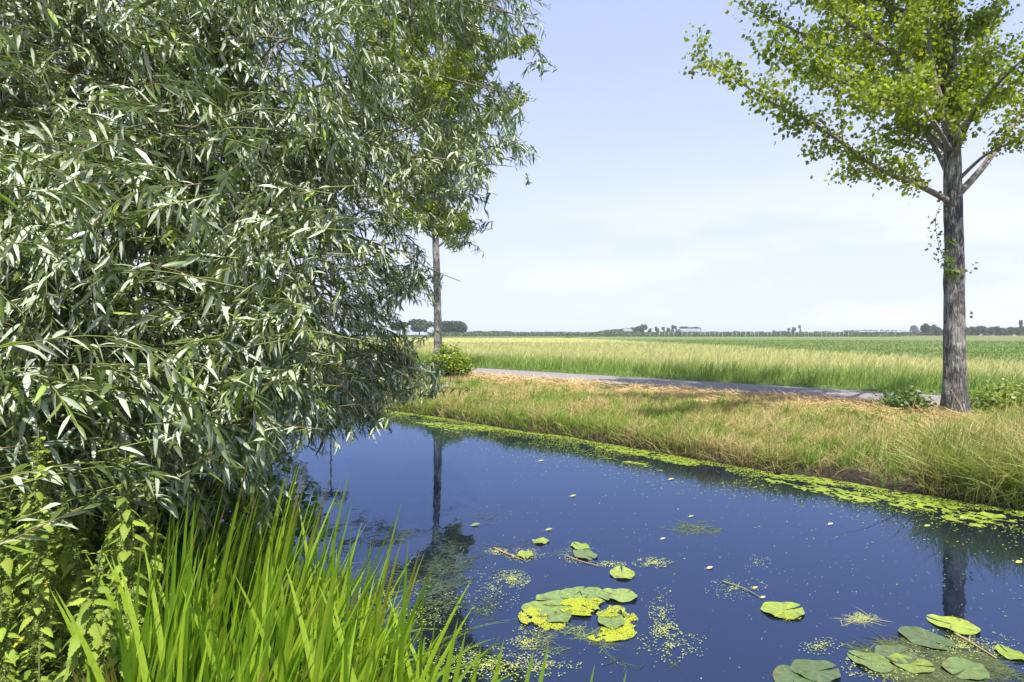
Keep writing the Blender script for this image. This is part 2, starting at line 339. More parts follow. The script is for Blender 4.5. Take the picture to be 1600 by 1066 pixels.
def sample_cs(n, c0, c1, s0, s1, dens=None):
    """points on the bank, thinned with distance from the eye"""
    c = c0 + rng.random(n) * (c1 - c0); s = s0 + rng.random(n) * (s1 - s0); x, y = XY(c, s)
    keep = (y > 2) & (x < y * 1.06 + 1.5) & (x > -y * 1.05 - 2)
    d = np.hypot(x, y); keep &= rng.random(n) < np.clip((9 / d) ** 1.3, 0, 1)
    if dens is not None: keep &= rng.random(n) < dens(x, y, c, s)
    return x[keep], y[keep], c[keep], s[keep]

# the bank between the water and the hay, mown in places
def bank_patch(x, y): return fbm(x * .8, y * .8, 31), fbm(x * 3.2, y * 3.2, 32)
mb = MB()
bare = lambda x, y, c, s: np.where((c < 10.5) & (c > 9.5) & (c < 10.35) & (s > 1.35) & (s < 2.9) & (fbm(x * 2, y * 2, 8) > .33), .13, 1.0)
x, y, c, s = sample_cs(520000, FAR_C - .35, 13.4, -6, 34, bare); k = c > edge_c(s) - .02; x, y, c, s = x[k], y[k], c[k], s[k]; c = c - (edge_c(s) - FAR_C) * (1 - sst(11, 13, c))
p, p2 = bank_patch(x, y); t = np.clip(.5 + (p - .47) * 3.2 + (p2 - .5) * 2.6 + (rng.random(len(x)) - .5) * .7, 0, 1)
t = np.clip(t + .16 + .3 * sst(11.4, 13.2, c) , 0, 1)
d = np.hypot(x, y); h = (.10 + .20 * rng.random(len(x)) ** 1.5) * (.7 + .8 * p2) * (1.15 - .45 * sst(11, 13, c))
edge = sst(.5, 0, c - FAR_C); h = h * (1 + .35 * edge)
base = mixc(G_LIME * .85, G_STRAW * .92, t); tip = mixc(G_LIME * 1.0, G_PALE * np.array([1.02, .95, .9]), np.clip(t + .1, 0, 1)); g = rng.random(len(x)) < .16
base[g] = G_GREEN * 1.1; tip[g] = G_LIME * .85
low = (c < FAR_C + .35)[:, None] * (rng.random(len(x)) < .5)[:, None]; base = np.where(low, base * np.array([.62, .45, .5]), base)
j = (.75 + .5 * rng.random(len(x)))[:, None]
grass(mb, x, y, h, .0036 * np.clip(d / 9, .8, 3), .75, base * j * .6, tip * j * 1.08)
# taller fresh tufts in clumps
nt_ = 900; ts_ = -5 + rng.random(nt_) ** 1.2 * 34; tc_ = edge_c(ts_) + .05 + rng.random(nt_) ** 1.7 * 3.0; X = []; Y = []; Hh = []
for a, b in zip(tc_, ts_):
    k = rng.integers(14, 34); x0, y0 = XY(a, b); X.append(x0 + rng.normal(0, .07, k)); Y.append(y0 + rng.normal(0, .07, k)); Hh.append((.2 + .26 * rng.random()) * (.6 + .5 * rng.random(k)))
X = np.concatenate(X); Y = np.concatenate(Y); Hh = np.concatenate(Hh); j = (.7 + .6 * rng.random(len(X)))[:, None]
k = CS(X, Y)[0] > edge_c(CS(X, Y)[1]) - .02; X, Y, Hh, j = X[k], Y[k], Hh[k], j[k]
grass(mb, X, Y, Hh, .0046 * np.clip(np.hypot(X, Y) / 9, .8, 2.5), .5, G_GREEN * 1.1 * j, np.array([.21, .36, .045]) * j)
tag(mb.build('bank_grass', M_grass, smooth=False), kind='stuff')
# the wild tussocks round the near poplar
mb = MB()
def tus(x, y, c, s): return np.maximum(sst(1.7, .6, s), .0) * (.25 + .75 * (fbm(x * 1.5, y * 1.5, 40) > .42))
x, y, c, s = sample_cs(260000, FAR_C - .35, 15.2, -7.5, 2.6, tus); k = (c > edge_c(s) - .02) & ~((c < 10.3) & (s > 1.4)); x, y, c, s = x[k], y[k], c[k], s[k]
p, p2 = bank_patch(x + 5, y); t = np.clip(.28 + (p - .47) * 3.4 + (rng.random(len(x)) - .5) * .6, 0, 1); t = np.clip(t + .55 * sst(.9, 0, c - FAR_C) * (rng.random(len(x)) < .7), 0, 1)
h = (.20 + .42 * rng.random(len(x)) ** 1.6) * (.6 + .8 * p2)
h = h * (1 - .72 * np.exp(-((x - 8.3) / 1.0) ** 2 - ((y - 10.7) / 1.0) ** 2)) * np.where(c < 11.2, 1.4, .8)
j = (.65 + .6 * rng.random(len(x)))[:, None]; base = mixc(G_GREEN * 1.3, G_STRAW * .9, t) * j; tip = mixc(G_LIME * .95, G_PALE, t) * j
grass(mb, x, y, h, .0046, .75, base * .8, tip * 1.05, prof=BLADE3, wind=(-.1, -.35))
# long arching stems and seed heads
n = 240; cc = FAR_C + .4 + rng.random(n) * 4.2; ss = -4.5 + rng.random(n) * 6.6; x, y = XY(cc, ss)
grass(mb, x, y, .5 + .5 * rng.random(n), np.full(n, .0028), .45, np.tile(G_STRAW * .9, (n, 1)), np.tile(G_PALE, (n, 1)), prof=BLADE3)
tag(mb.build('tussock_grass', M_grass, smooth=False), kind='stuff')

# hay: cut stems lying on the crown of the bank
mb = MB(); n = 150000
x, y, c, s = sample_cs(n, 11.8, 15.35, -5, 60, lambda x, y, c, s: np.clip((fbm(x * 1.1, y * 1.1, 51) - .28) * 4, 0.05, 1) * sst(12.0, 12.9, c + (fbm(s * .7, s * 0, 52) - .5) * 2.2))
m = len(x); az = rng.normal(2.3, .9, m); D = np.stack([np.cos(az), np.sin(az), rng.normal(.05, .16, m)], 1)
hum = .04 + .16 * fbm(x * 1.6, y * 1.6, 53) ** 1.3; z = terrain(x, y) + hum * (.3 + .7 * rng.random(m))
col = mixc(G_TAN * 1.2 + .02, G_PALE * np.array([1.1, .95, .95]), rng.random(m)) * (.6 + .5 * rng.random(m))[:, None]
blades(mb, np.stack([x, y, z], 1), D, np.stack([-D[:, 1], D[:, 0], rng.normal(0, .5, m)], 1), .12 + .3 * rng.random(m), .0032 * np.clip(np.hypot(x, y) / 11, .8, 3), [(0, 1), (.5, 1), (1, .6)], col, col, np.stack([rng.normal(0, .3, m), rng.normal(0, .3, m), rng.normal(-.05, .15, m)], 1))
tag(mb.build('cut_hay', M_straw, smooth=False), kind='stuff')
# short green re-growth on the crown of the bank
mb = MB(); x, y, c, s = sample_cs(60000, 13.0, 15.45, -6, 45, lambda x, y, c, s: np.clip((fbm(x * 1.3, y * 1.3, 62) - .38) * 5, .08, 1)); t = fbm(x * 1.3, y * 1.3, 61); j = (.7 + .6 * rng.random(len(x)))[:, None]
grass(mb, x, y, .05 + .12 * rng.random(len(x)), .0035 * np.clip(np.hypot(x, y) / 10, .8, 3), .8, mixc(G_GREEN, G_STRAW, t) * j, mixc(G_LIME, G_PALE, t) * j)
tag(mb.build('verge_grass', M_grass, smooth=False), kind='stuff')

# meadow beyond the road, up to x about 21
mb = MB(); n = 330000; ang = R(-46) + rng.random(n) * R(92); r = np.exp(math.log(13) + rng.random(n) * (math.log(200) - math.log(13)))
x = r * np.sin(ang); y = r * np.cos(ang); c, s = CS(x, y)
bx = 20.3 + (fbm(y * .3, y * 0, 71) - .5) * 1.6 + np.clip(y - 50, 0, 300) * .012
k = (c > 18.15) & (x < bx + .8) & (x > -170) & (y < 188); x, y, c, s, r = x[k], y[k], c[k], s[k], r[k]; m = len(x)
tall = sst(18.5, 20.2, c + (fbm(s * .8, s * 0, 73) - .5) * .7)
pt = fbm(x * .25, y * .25, 72); pt2 = fbm(x * 1.5, y * 1.5, 74)
h = (.14 + .62 * tall) * (.55 + .5 * rng.random(m)) * (.75 + .5 * pt2)
stage = np.clip(sst(19.2, 24, c) * 1.1 - .15 + (pt - .5) * .9 + (rng.random(m) - .5) * .5, 0, 1)
j = (.72 + .55 * rng.random(m))[:, None]
tip = mixc(np.array([.27, .36, .10]), np.array([.66, .60, .30]), stage); base = mixc(np.array([.15, .26, .045]), np.array([.30, .33, .09]), stage)
cl = (rng.random(m) < .10) & (stage < .6); tip[cl] = np.array([.12, .2, .05])
grass(mb, x, y, h, .004 * np.clip(r / 13, 1, 9), .38, base * j, tip * j, prof=BLADE3)
tag(mb.build('meadow_grass', M_grass, smooth=False), kind='stuff')
quad_field('meadow', [(-40, 84), (20.2, 84), (21.6, 195), (-330, 195)], 1.0, M_meadow, 160, 200, .09, .7, .7, 75)
quad_field('meadow_far_side', [(-330, 90), (-40.5, 84.0), (-330.2, 194), (-500, 195)], .98, M_meadow, 60, 40, .09, .5, .5, 76)
# leaves standing up along the near edge of the crop
mb = MB(); n = 60000; r = np.exp(math.log(24) + rng.random(n) * math.log(150 / 24.)); ang = R(5) + rng.random(n) * R(42); x = r * np.sin(ang); y = r * np.cos(ang)
k = x > 20.6 + np.clip(y - 50, 0, 300) * .012; x, y, r = x[k], y[k], r[k]; m = len(x); j = (.7 + .6 * rng.random(m))[:, None]
grass(mb, x, y, .16 + .18 * rng.random(m), .009 * np.clip(r / 24, 1, 6), .9, np.tile(np.array([.09, .15, .03]), (m, 1)) * j, np.tile(np.array([.15, .23, .05]), (m, 1)) * j, zf=lambda x, y: x * 0 + .86)
tag(mb.build('crop_leaves', M_grass, smooth=False), kind='stuff')

# ------------------------------------------------------------------ poplars
LEAF2 = [(0, 0), (.35, 1), (1, 0)]
def poplar(name, label, x0, y0, H, r0, seed, limbs=(), nleaf=36000, cr=4.6, side_ban=None, z_first=4.6, lsz=.088, group='poplars along the road'):
    global rng
    keep = rng; rng = np.random.default_rng(seed); z0 = float(terrain(np.array([x0]), np.array([y0]))[0]) - .05
    root = thing(name, label, 'tree', (x0, y0, z0), group)
    # trunk with furrowed outline
    mbt = MB(); zz = np.concatenate([np.linspace(0, 6, 90), np.linspace(6.2, H, 60)]); K = 40; a = np.arange(K) * 2 * math.pi / K
    rad = r0 * (1 - .72 * (zz / H) ** .9) + r0 * .5 * np.exp(-zz / .22)
    cxs = .10 * np.sin(zz * .35 + seed) * (zz / 6) ** .8 + (-.02 * zz if seed == 1 else 0); cys = .08 * np.sin(zz * .3 + 2) * (zz / 6) ** .8
    AA, ZZ = np.meshgrid(a, zz); nz = fbm(AA * 5.1 + 0 * ZZ, ZZ * 1.4, seed + 90) - .5 + .5 * (fbm(np.cos(AA) * 4 + 9, ZZ * 3, seed + 91) - .5)
    bumps = .5 * (fbm(np.cos(AA) * 1.2 + 4, ZZ * 1.1 + np.sin(AA), seed + 95) - .5)
    rr = rad[:, None] * (1 + .20 * nz + .22 * bumps); V = np.stack([cxs[:, None] + rr * np.cos(AA), cys[:, None] + rr * np.sin(AA), ZZ], -1)
    idx = np.arange(V.shape[0] * K).reshape(-1, K); q = np.stack([idx[:-1], np.roll(idx[:-1], -1, 1), np.roll(idx[1:], -1, 1), idx[1:]], -1).reshape(-1, 4)
    mbt.add(V.reshape(-1, 3), q); mbt.build('trunk', M_bark, root)
    trunk_at = lambda z: np.array([np.interp(z, zz, cxs), np.interp(z, zz, cys), z])
    paths = []
    for L_ in limbs: # given in world space, first point gets snapped to the trunk
        p = np.array(L_['p']) - np.array([x0, y0, z0]); st = trunk_at(p[0][2]); p[0] = st + (p[0] - st) * .0
        paths.append((curve(p, 22), L_['r'], L_.get('b', .16)))
    n_r = 26; ga = rng.random() * 6
    for i in range(n_r):
        zt = z_first + (H - z_first - 1) * (i / n_r) ** 1.05; az = ga + i * 2.399 + rng.normal(0, .2)
        f = (zt - z_first) / (H - z_first); Lr = cr * (1 - .55 * f) * (.8 + .35 * rng.random())
        if side_ban and side_ban(az, zt): continue
        st = trunk_at(zt); up = .42 + .5 * f + .15 * rng.random(); dd = np.array([math.cos(az), math.sin(az), 0])
        p = [st, st + dd * Lr * .35 + [0, 0, Lr * .30 * up * 1.3], st + dd * Lr * .7 + [0, 0, Lr * .72 * up * 1.1], st + dd * Lr + [0, 0, Lr * 1.1 * up]]
        p = np.array(p) + np.array([[0, 0, 0]] + [list(rng.normal(0, .12, 3)) for _ in range(3)]); paths.append((curve(p, 18), r0 * .26 * (1 - .5 * f), .2))
    mbl = MB(); LB = []; 
    for P_, rl, b0 in paths:
        n = len(P_); rads = rl * (1 - .82 * np.linspace(0, 1, n)); tube(mbl, P_, rads, 7)
        ln = np.linalg.norm(P_[-1] - P_[0]); ns = int(ln * 5.2)
        for k in range(ns):
            t = b0 + (1 - b0) * (k + rng.random()) / ns; i = min(int(t * (n - 1)), n - 2); b = P_[i] + (P_[i + 1] - P_[i]) * (t * (n - 1) - i)
            T = unit(P_[i + 1] - P_[i]); rnd = unit(rng.normal(0, 1, 3)); sdv = unit(np.cross(T, rnd)); sdv[2] = sdv[2] * .5 + .12
            dr = unit(T * (.55 + .5 * rng.random()) + sdv * .8); l = (.35 + .85 * rng.random()) * (1.15 - .7 * t) * (ln / 4.5) ** .5
            e = b + dr * l + np.array([0, 0, -.08 * l]); mid = b + dr * l * .5 + np.array([0, 0, .05 * l])
            tw = curve([b, mid, e], 6); tube(mbl, tw, np.linspace(max(.004, rads[i] * .4), .002, 6), 4, cap=False)
            LB.append((tw, l, t))
    for k in range(70): # short leafy sprouts close round the stem
        zt = 5.7 + 6.5 * rng.random() ** 1.2; az = rng.random() * 6.28; b = trunk_at(zt); l = rng.uniform(.4, 1.0); dd = np.array([math.cos(az), math.sin(az), .5]); e = b + dd * l
        tw = curve([b, b + dd * l * .5 + [0, 0, .04], e], 6); tube(mbl, tw, np.linspace(.009, .002, 6), 4, cap=False); LB.append((tw, l * 1.3, .6))
    mbl.build('limbs', M_limb, root)
    tot = sum(l for _, l, _ in LB); B = []; D = []
    for tw, l, t in LB:
        k = max(3, int(nleaf * l / tot)); u = rng.random(k) ** .8 * 5 * .999; i = u.astype(int); p = tw[i] + (tw[i + 1] - tw[i]) * (u - i)[:, None]
        # small clumps along the twig
        cl = rng.normal(0, .055, (k, 3)); cl += rng.normal(0, .10, (k // 5 + 1, 3)).repeat(5, 0)[:k]; B.append(p + cl)
    B = np.concatenate(B); k = len(B); D = rng.normal(0, 1, (k, 3)); D[:, 2] = -abs(D[:, 2]) * .8 - .25; D = unit(D)
    S = rng.normal(0, 1, (k, 3)); jj = rng.random(k)
    hue = np.clip(fbm(B[:, 0] * 1.1, B[:, 2] * 1.1 + B[:, 1], seed) * 1.6 - .3 + rng.normal(0, .2, k), 0, 1)
    c = mixc(np.array([.11, .175, .014]), np.array([.29, .335, .022]), hue) * (.7 + .55 * jj)[:, None]
    ye = rng.random(k) < .015; c[ye] = np.array([.6, .5, .06])
    mbf = MB(); sz = lsz * (.65 + .6 * rng.random(k)); blades(mbf, B, D, S, sz, sz * .43, LEAF2, c, c * 1.1)
    mbf.build('foliage', M_poplar, root, smooth=False); rng = keep
    return root
YA = 11.2
def Q(px, py, dy=0.): return at(px, py, YA + dy)
lim = [dict(p=[Q(1488, 318), Q(1440, 292, -.1), Q(1370, 262, -.3), Q(1290, 205, -.5), Q(1190, 150, -.5), Q(1096, 88, -.4)], r=.062),
       dict(p=[Q(1488, 245), Q(1430, 190, .4), Q(1350, 100, .9), Q(1270, 60, 1.2), Q(1165, 15, 1.4)], r=.055),
       dict(p=[Q(1490, 215), Q(1472, 170, -.3), Q(1452, 90, -.45), Q(1446, -20, -.6), Q(1425, -150, -.7), Q(1400, -330, -.8)], r=.085, b=.3),
       dict(p=[Q(1500, 312), Q(1535, 262, .2), Q(1580, 200, .35), Q(1650, 120, .6), Q(1760, 40, .9)], r=.075, b=.5),
       dict(p=[Q(1500, 290), Q(1530, 250, -.4), Q(1560, 232, -.7), Q(1640, 190, -1.1)], r=.04, b=.55),
       dict(p=[Q(1492, 225), Q(1530, 150, .7), Q(1545, 60, 1.1), Q(1570, -60, 1.5)], r=.04),
       dict(p=[Q(1488, 200), Q(1400, 90, -.8), Q(1320, 30, -1.4), Q(1230, -60, -1.9)], r=.055),
       dict(p=[Q(1488, 290), Q(1450, 215, .9), Q(1390, 165, 1.9), Q(1310, 120, 3.0), Q(1260, 100, 3.6)], r=.05),
       dict(p=[Q(1492, 240), Q(1440, 170, -1.0), Q(1370, 150, -1.7), Q(1280, 110, -2.2), Q(1210, 60, -2.5)], r=.05),
       dict(p=[Q(1488, 150), Q(1410, 40, .5), Q(1310, -60, .9), Q(1190, -140, 1.2)], r=.055),
       dict(p=[Q(1490, 255), Q(1520, 180, -.9), Q(1580, 110, -1.6), Q(1640, 60, -2.2)], r=.05)]
near_poplar = poplar('poplar_tree', 'tall poplar at the right with dark furrowed bark, rooted in the far bank tussocks', 8.72, 11.2, 15, .198, 1, lim, 62000, 4.4,
       side_ban=lambda az, z: z < 7.6, z_first=6.4)
poplar('poplar_tree', 'smaller poplar rising out of the round bush, half hidden by the drooping willow twigs', -2.92, 22.2, 16, .17, 2, (), 70000, 4.8, z_first=5.0, lsz=.115, side_ban=lambda az, z: math.cos(az) > .55 and z < 8.0)
poplar('poplar_tree', 'third poplar along the road, only glimpsed through the gaps in the willow', *XY(14.1, 33.4), 15, .19, 3, (), 14000, 4.4, z_first=4.0, lsz=.15)
poplar('poplar_tree', 'farthest poplar along the road, behind the thickest part of the willow', *XY(14.1, 49.5), 15, .19, 4, (), 9000, 4.4, z_first=4.0, lsz=.18)
# thin hanging shoot and trunk sprouts of the near poplar
mb = MB(); mt = MB()
tw = curve([Q(1478, 306, -.25), Q(1462, 340, -.35), Q(1466, 380, -.35), Q(1474, 405, -.3), Q(1478, 425, -.25)], 14) - np.array(near_poplar.location)
tube(mt, tw, .006, 4, col=(.1, .09, .05)); n = 75
i = rng.integers(0, 13, n); B = tw[i] + rng.normal(0, .07, (n, 3))
extra = np.concatenate([[Q(1519, 412, -.2), Q(1522, 418, -.2), Q(1523, 410, -.2)], [Q(1518, 486, -.1), Q(1521, 489, -.1), Q(1517, 493, -.1)]]) - np.array(near_poplar.location)
ivy = np.array([Q(1483 + rng.normal(0, 5), rng.uniform(370, 430), -.26) for _ in range(60)] + [Q(1495 + rng.normal(0, 9), rng.normal(424, 4), -.28) for _ in range(26)]) - np.array(near_poplar.location)
B = np.concatenate([B, extra, ivy]); n = len(B); D = rng.normal(0, 1, (n, 3)); D[:, 2] = -abs(D[:, 2])
cc = np.tile([.09, .15, .025], (n, 1)) * (.7 + .6 * rng.random((n, 1))); sz = .05 + .045 * rng.random(n); blades(mb, B, D, rng.normal(0, 1, (n, 3)), sz, sz * .42, LEAF2, cc, cc)
sp = mt.build('hanging_shoot', M_twig, near_poplar); mb.build('leaves', M_poplar, sp, smooth=False)

# ------------------------------------------------------------------ willow
WLEAF = [(0, 0), (.16, .62), (.42, 1), (.72, .66), (1, 0)]; WLEAF_LO = [(0, 0), (.38, 1), (1, 0)]
POLY = np.array([(-60, -40), (838, -40), (862, 20), (872, 95), (815, 130), (800, 190), (838, 262), (775, 275), (790, 318), (735, 350), (758, 412), (738, 462), (700, 440), (678, 500), (655, 455), (622, 490), (668, 560),
                 (690, 640), (738, 690), (690, 672), (640, 712), (608, 785), (580, 720), (548, 690), (522, 765), (490, 700), (470, 700), (425, 785), (360, 775), (290, 800), (230, 790), (60, 800), (-60, 810)], float)
def inside(px, py):
    c = np.zeros(len(px), bool); n = len(POLY); j = n - 1
    for i in range(n):
        xi, yi = POLY[i]; xj, yj = POLY[j]
        m = ((yi > py) != (yj > py)) & (px < (xj - xi) * (py - yi) / (yj - yi + 1e-12) + xi); c ^= m; j = i
    return c
WT = np.array([-4.5, 4.3, .45])     # where the willow stands
def front(px, py):
    return 2.35 + 2.3 * sst(300, 860, px) + .7 * sst(500, 0, py) + 1.9 * sst(430, 600, px) * sst(400, 540, py) + .5 * sst(620, 740, py) * sst(300, 100, px)
def willow():
    root = thing('willow_tree', 'big silver leaved willow drooping over the ditch on the left bank', 'tree', tuple(WT))
    mt = MB(); off = WT
    # leaning trunk and main limbs
    trunk = curve([WT, WT + [-.15, .1, 1.0], WT + [.1, 0, 2.2], WT + [.3, .1, 3.3]], 24); mtr = MB(); tube(mtr, trunk - off, np.linspace(.30, .17, 24) * (1 + .1 * np.sin(np.arange(24))), 14)
    limbs = []
    ends = [at(835, 30, 5.0), at(820, 150, 5.2), at(800, 260, 5.0), at(745, 350, 4.8), at(720, 440, 4.6), at(660, 600, 4.8), at(590, 660, 4.4), at(500, 600, 3.6), at(560, 420, 3.8), at(640, 200, 4.2),
            at(430, 640, 2.9), at(330, 560, 2.7), at(200, 600, 2.8), at(80, 520, 2.7), at(120, 300, 2.7), at(300, 200, 2.8), at(450, 60, 3.2), at(600, -40, 4.0), at(40, 80, 2.8), at(250, -30, 3.0),
            at(560, 560, 5.6), at(400, 400, 5.5), at(700, 280, 6.2), at(420, 150, 6.0), at(640, 520, 6.2), at(760, -150, 5.0), at(500, -300, 5.0), at(200, -300, 4.0), at(-150, 100, 3.6), at(-200, 450, 3.6),
            at(-100, -300, 5.5), at(300, -700, 5.0), at(600, -600, 5.5), WT + [-2.5, .6, 2.4], WT + [-2, 2, 3.2], WT + [-1.2, 2.6, 2.2], WT + [.4, 2.8, 3.6], WT + [-.5, .8, 6.0], WT + [.6, 1.2, 5.2], at(350, 300, 3.4), at(520, 300, 3.6)]
    for e in ends:
        e = np.array(e, float); k = rng.integers(6, 23); st = trunk[k]; d = e - st; L_ = np.linalg.norm(d)
        m1 = st + d * .3 + [0, 0, .16 * L_ + rng.normal(0, .08)]; m2 = st + d * .68 + [0, 0, .17 * L_] + rng.normal(0, .08, 3)
        c = curve([st, m1, m2, e], 26); limbs.append(c); tube(mt, c - off, np.interp(np.linspace(0, 1, 26), [0, .6, 1], [.024 + .010 * L_, .012, .003]), 6, col=(.16, .13, .08))
    LP = np.concatenate([l[5:] for l in limbs]); LI = np.concatenate([np.arange(5, 26) for l in limbs])
    mtr.build('trunk', M_wbark, root)
    # shoots: (tip, origin)
    tips = []
    n = 90000; px = rng.uniform(-60, 880, n); py = rng.uniform(-60, 820, n); k = inside(px, py); px, py = px[k], py[k]
    dens = .10 + 2.9 * np.clip(fbm(px / 80, py / 80, 81) - .2, 0, 1) ** 1.3
    ho = sst(600, 690, px) * sst(330, 420, py) * .5 + sst(480, 520, px) * sst(560, 600, py) * .3      # looser twigs lower right
    k = rng.random(len(px)) < np.clip(dens * (1 - ho), 0, 1); px, py = px[k][:1850], py[k][:1850]; f = front(px, py) + (fbm(px / 130, py / 130, 82) - .5) * 1.0
    dep = f + np.where(rng.random(len(px)) < .62, rng.exponential(.55, len(px)), rng.uniform(.6, 3.2, len(px)))
    for a, b, d in zip(px, py, dep):
        p = at(a, b, d); az = rng.normal(0, 1.15)
        for q in range(int(rng.integers(2, 5))):
            w = p + rng.normal(0, .075, 3); xs = CX + w[0] / w[1] * F; ys = HY - (w[2] - CH) / w[1] * F
            if q and not inside(np.array([xs]), np.array([ys]))[0]: continue
            tips.append((w, 1, az + rng.normal(0, .35)))
    m = 900; u = unit(rng.normal(0, 1, (m, 3))); q = WT + [-.3, .6, 3.6] + u * np.array([3.1, 2.7, 3.3]) * (rng.random((m, 1)) ** .4)
    for p in q:
        if p[2] < 1.1: continue
        sx = CX + p[0] / max(p[1], .1) * F; sy = HY - (p[2] - CH) / max(p[1], .1) * F
        if p[1] < 2.6 or (sx > 560 and sy > -60): continue
        tips.append((p, 0, rng.normal(0, .8)))
    BB = []; DD = []; SS = []; LL = []; HL = []; ci = []
    for p, hi, az0 in tips:
        dist = np.linalg.norm(LP - (p + [-.0, 0, .12]), axis=1) + .0; i = int(np.argmin(dist)); o = LP[i]; v = p - o; L_ = np.linalg.norm(v)
        if hi and L_ > .75 and CX + p[0] / p[1] * F > 560: v = v * .75 / L_; p = o + v; L_ = .75
        out = unit(p - (WT + [0, 0, 2.6])); ln = min(max(L_, .3), .62 + .4 * rng.random())
        hd = unit(np.array([out[0] + .1, out[1] * .6 - .35, 0]) + 1e-6); hdir = np.array([hd[0] * math.cos(az0) - hd[1] * math.sin(az0), hd[0] * math.sin(az0) + hd[1] * math.cos(az0), 0])
        drop = rng.uniform(-.25, .9); st = p - hdir * ln * (1 - .35 * drop) + np.array([0, 0, ln * (.15 + .55 * drop)])
        mid = (st + p) / 2 + np.array([0, 0, .13 * ln]) + hdir * .05
        c = curve([st, mid, p], 10); yc = (.17, .20, .05) if rng.random() < .85 else (.17, .11, .05)
        tube(mt, c - off, np.linspace(.0032, .0013, 10), 3, col=yc, cap=False)
        if .12 < L_ < .5 and rng.random() < .15:
            cc = curve([o, (o + st) / 2 + [0, 0, .08], st], 6); tube(mt, cc - off, np.linspace(.006, .003, 6), 4, col=(.11, .10, .05), cap=False)
        nl = int(ln / .024 * (1 if hi else .7)); t = (np.arange(nl) + rng.random(nl) * .5) / nl * 8.999; i0 = np.minimum(t.astype(int), 8)
        b = c[i0] + (c[i0 + 1] - c[i0]) * (t - i0)[:, None]; T = unit(c[i0 + 1] - c[i0])
        ph = np.arange(nl) * 2.4 + rng.random() * 6; U = unit(np.cross(T, np.array([.01, .02, 1]))); Vv = np.cross(T, U)
        sdv = np.cos(ph)[:, None] * U + np.sin(ph)[:, None] * Vv * .8
        D = unit(T * .72 + sdv * .6 + np.array([0, 0, -.2]) + rng.normal(0, .26, (nl, 3)))
        S = np.cross(D, np.array([0, 0, 1.]) + rng.normal(0, .5, (nl, 3)))
        taper = np.interp(t / 9, [0, .15, .8, 1], [.7, 1, .9, .5]); BB.append(b); DD.append(D); SS.append(S); LL.append(taper * rng.uniform(.078, .12) * (.85 + .3 * rng.random(nl)))
        ci.append(np.full(nl, rng.random())); HL.append(np.full(nl, hi))
    B = np.concatenate(BB) - off; D = np.concatenate(DD); S = np.concatenate(SS); L_ = np.concatenate(LL); ci = np.concatenate(ci); n = len(B)
    col = mixc(np.array([.06, .098, .020]), np.array([.15, .20, .045]), np.clip(ci + rng.normal(0, .2, n), 0, 1)) * (.75 + .5 * rng.random(n))[:, None]
    y = rng.random(n) < .05; col[y] = np.array([.24, .34, .04]); sil = rng.random(n) < .5; S[sil] *= -1
    bend = np.stack([rng.normal(0, .08, n), rng.normal(0, .08, n), -.12 - .25 * rng.random(n)], 1)
    mf = MB(); blades(mf, B, D, S, L_, L_ * (.085 + .03 * rng.random(n)), WLEAF, col, col * 1.05, bend, fold=.35)
    mt.build('branches', M_twig, root); mf.build('foliage', M_willow, root)
    print('willow leaves', n)
willow()

# ------------------------------------------------------------------ shrubs
def leafy_shrub(name, label, cat, cx_, cy_, rx, ry, h, n, lsz, c0, c1, seed, mat=M_bush, group=None, stems=9):
    rr = np.random.default_rng(seed); z0 = float(terrain(np.array([cx_]), np.array([cy_]))[0]) - .02
    root = thing(name, label, cat, (cx_, cy_, z0), group); ms = MB(); mf = MB(); B = []
    for i in range(stems * 4):
        a = rr.random() * 6.28; q = rr.random() ** .6; e = np.array([math.cos(a) * q * rx, math.sin(a) * q * ry, h * (1 - .62 * q * q) * rr.uniform(.62, 1.05)])
        c = curve([[e[0] * .12, e[1] * .12, 0], [e[0] * .5, e[1] * .5, e[2] * .75], e], 9); tube(ms, c, np.linspace(.009, .002, 9), 4, col=(.13, .10, .05), cap=False)
        k = n // (stems * 4); t = rr.random(k) ** .7 * 7.99; i0 = t.astype(int); B.append(c[i0] + (c[i0 + 1] - c[i0]) * (t - i0)[:, None] + rr.normal(0, .085, (k, 3)) * [1.5, 1.5, 1])
    B = np.concatenate(B); B[:, 2] = np.maximum(B[:, 2], .03); k = len(B); D = rr.normal(0, 1, (k, 3)); D[:, 2] = D[:, 2] * .5 - .2; S = rr.normal(0, 1, (k, 3)); S[:, 2] *= .5
    t = np.clip(fbm(B[:, 0] * 3, B[:, 1] * 3 + B[:, 2] * 2, seed) * 1.5 - .25 + rr.normal(0, .15, k), 0, 1); c = mixc(np.array(c0), np.array(c1), t) * rr.uniform(.7, 1.25, (k, 1))
    sz = lsz * rr.uniform(.6, 1.25, k); blades(mf, B, D, S, sz, sz * .36, [(0, .1), (.3, 1), (.65, .75), (1, 0)], c, c * 1.1)
    ms.build('stems', M_twig, root); mf.build('foliage', mat, root, smooth=False); return root
leafy_shrub('round_bush', 'round bright green bush at the foot of the smaller poplar beside the road', 'bush', -2.25, 20.7, 1.05, 1.0, 1.15, 7500, .10, (.10, .17, .012), (.28, .34, .025), 5)
leafy_shrub('bramble_bush', 'dark bramble thicket left of the near poplar trunk', 'bush', 8.05, 11.6, .55, .6, .48, 1500, .085, (.05, .10, .02), (.13, .19, .04), 6)
leafy_shrub('bramble_bush', 'yellowish green bramble spreading right of the near poplar trunk', 'bush', 10.0, 11.5, 1.0, .9, .55, 3400, .08, (.10, .16, .02), (.28, .33, .05), 7)
leafy_shrub('bramble_bush', 'low bramble at the right edge of the photo behind the tussocks', 'bush', 11.6, 12.6, .9, .8, .6, 1600, .085, (.08, .14, .02), (.22, .28, .05), 8)

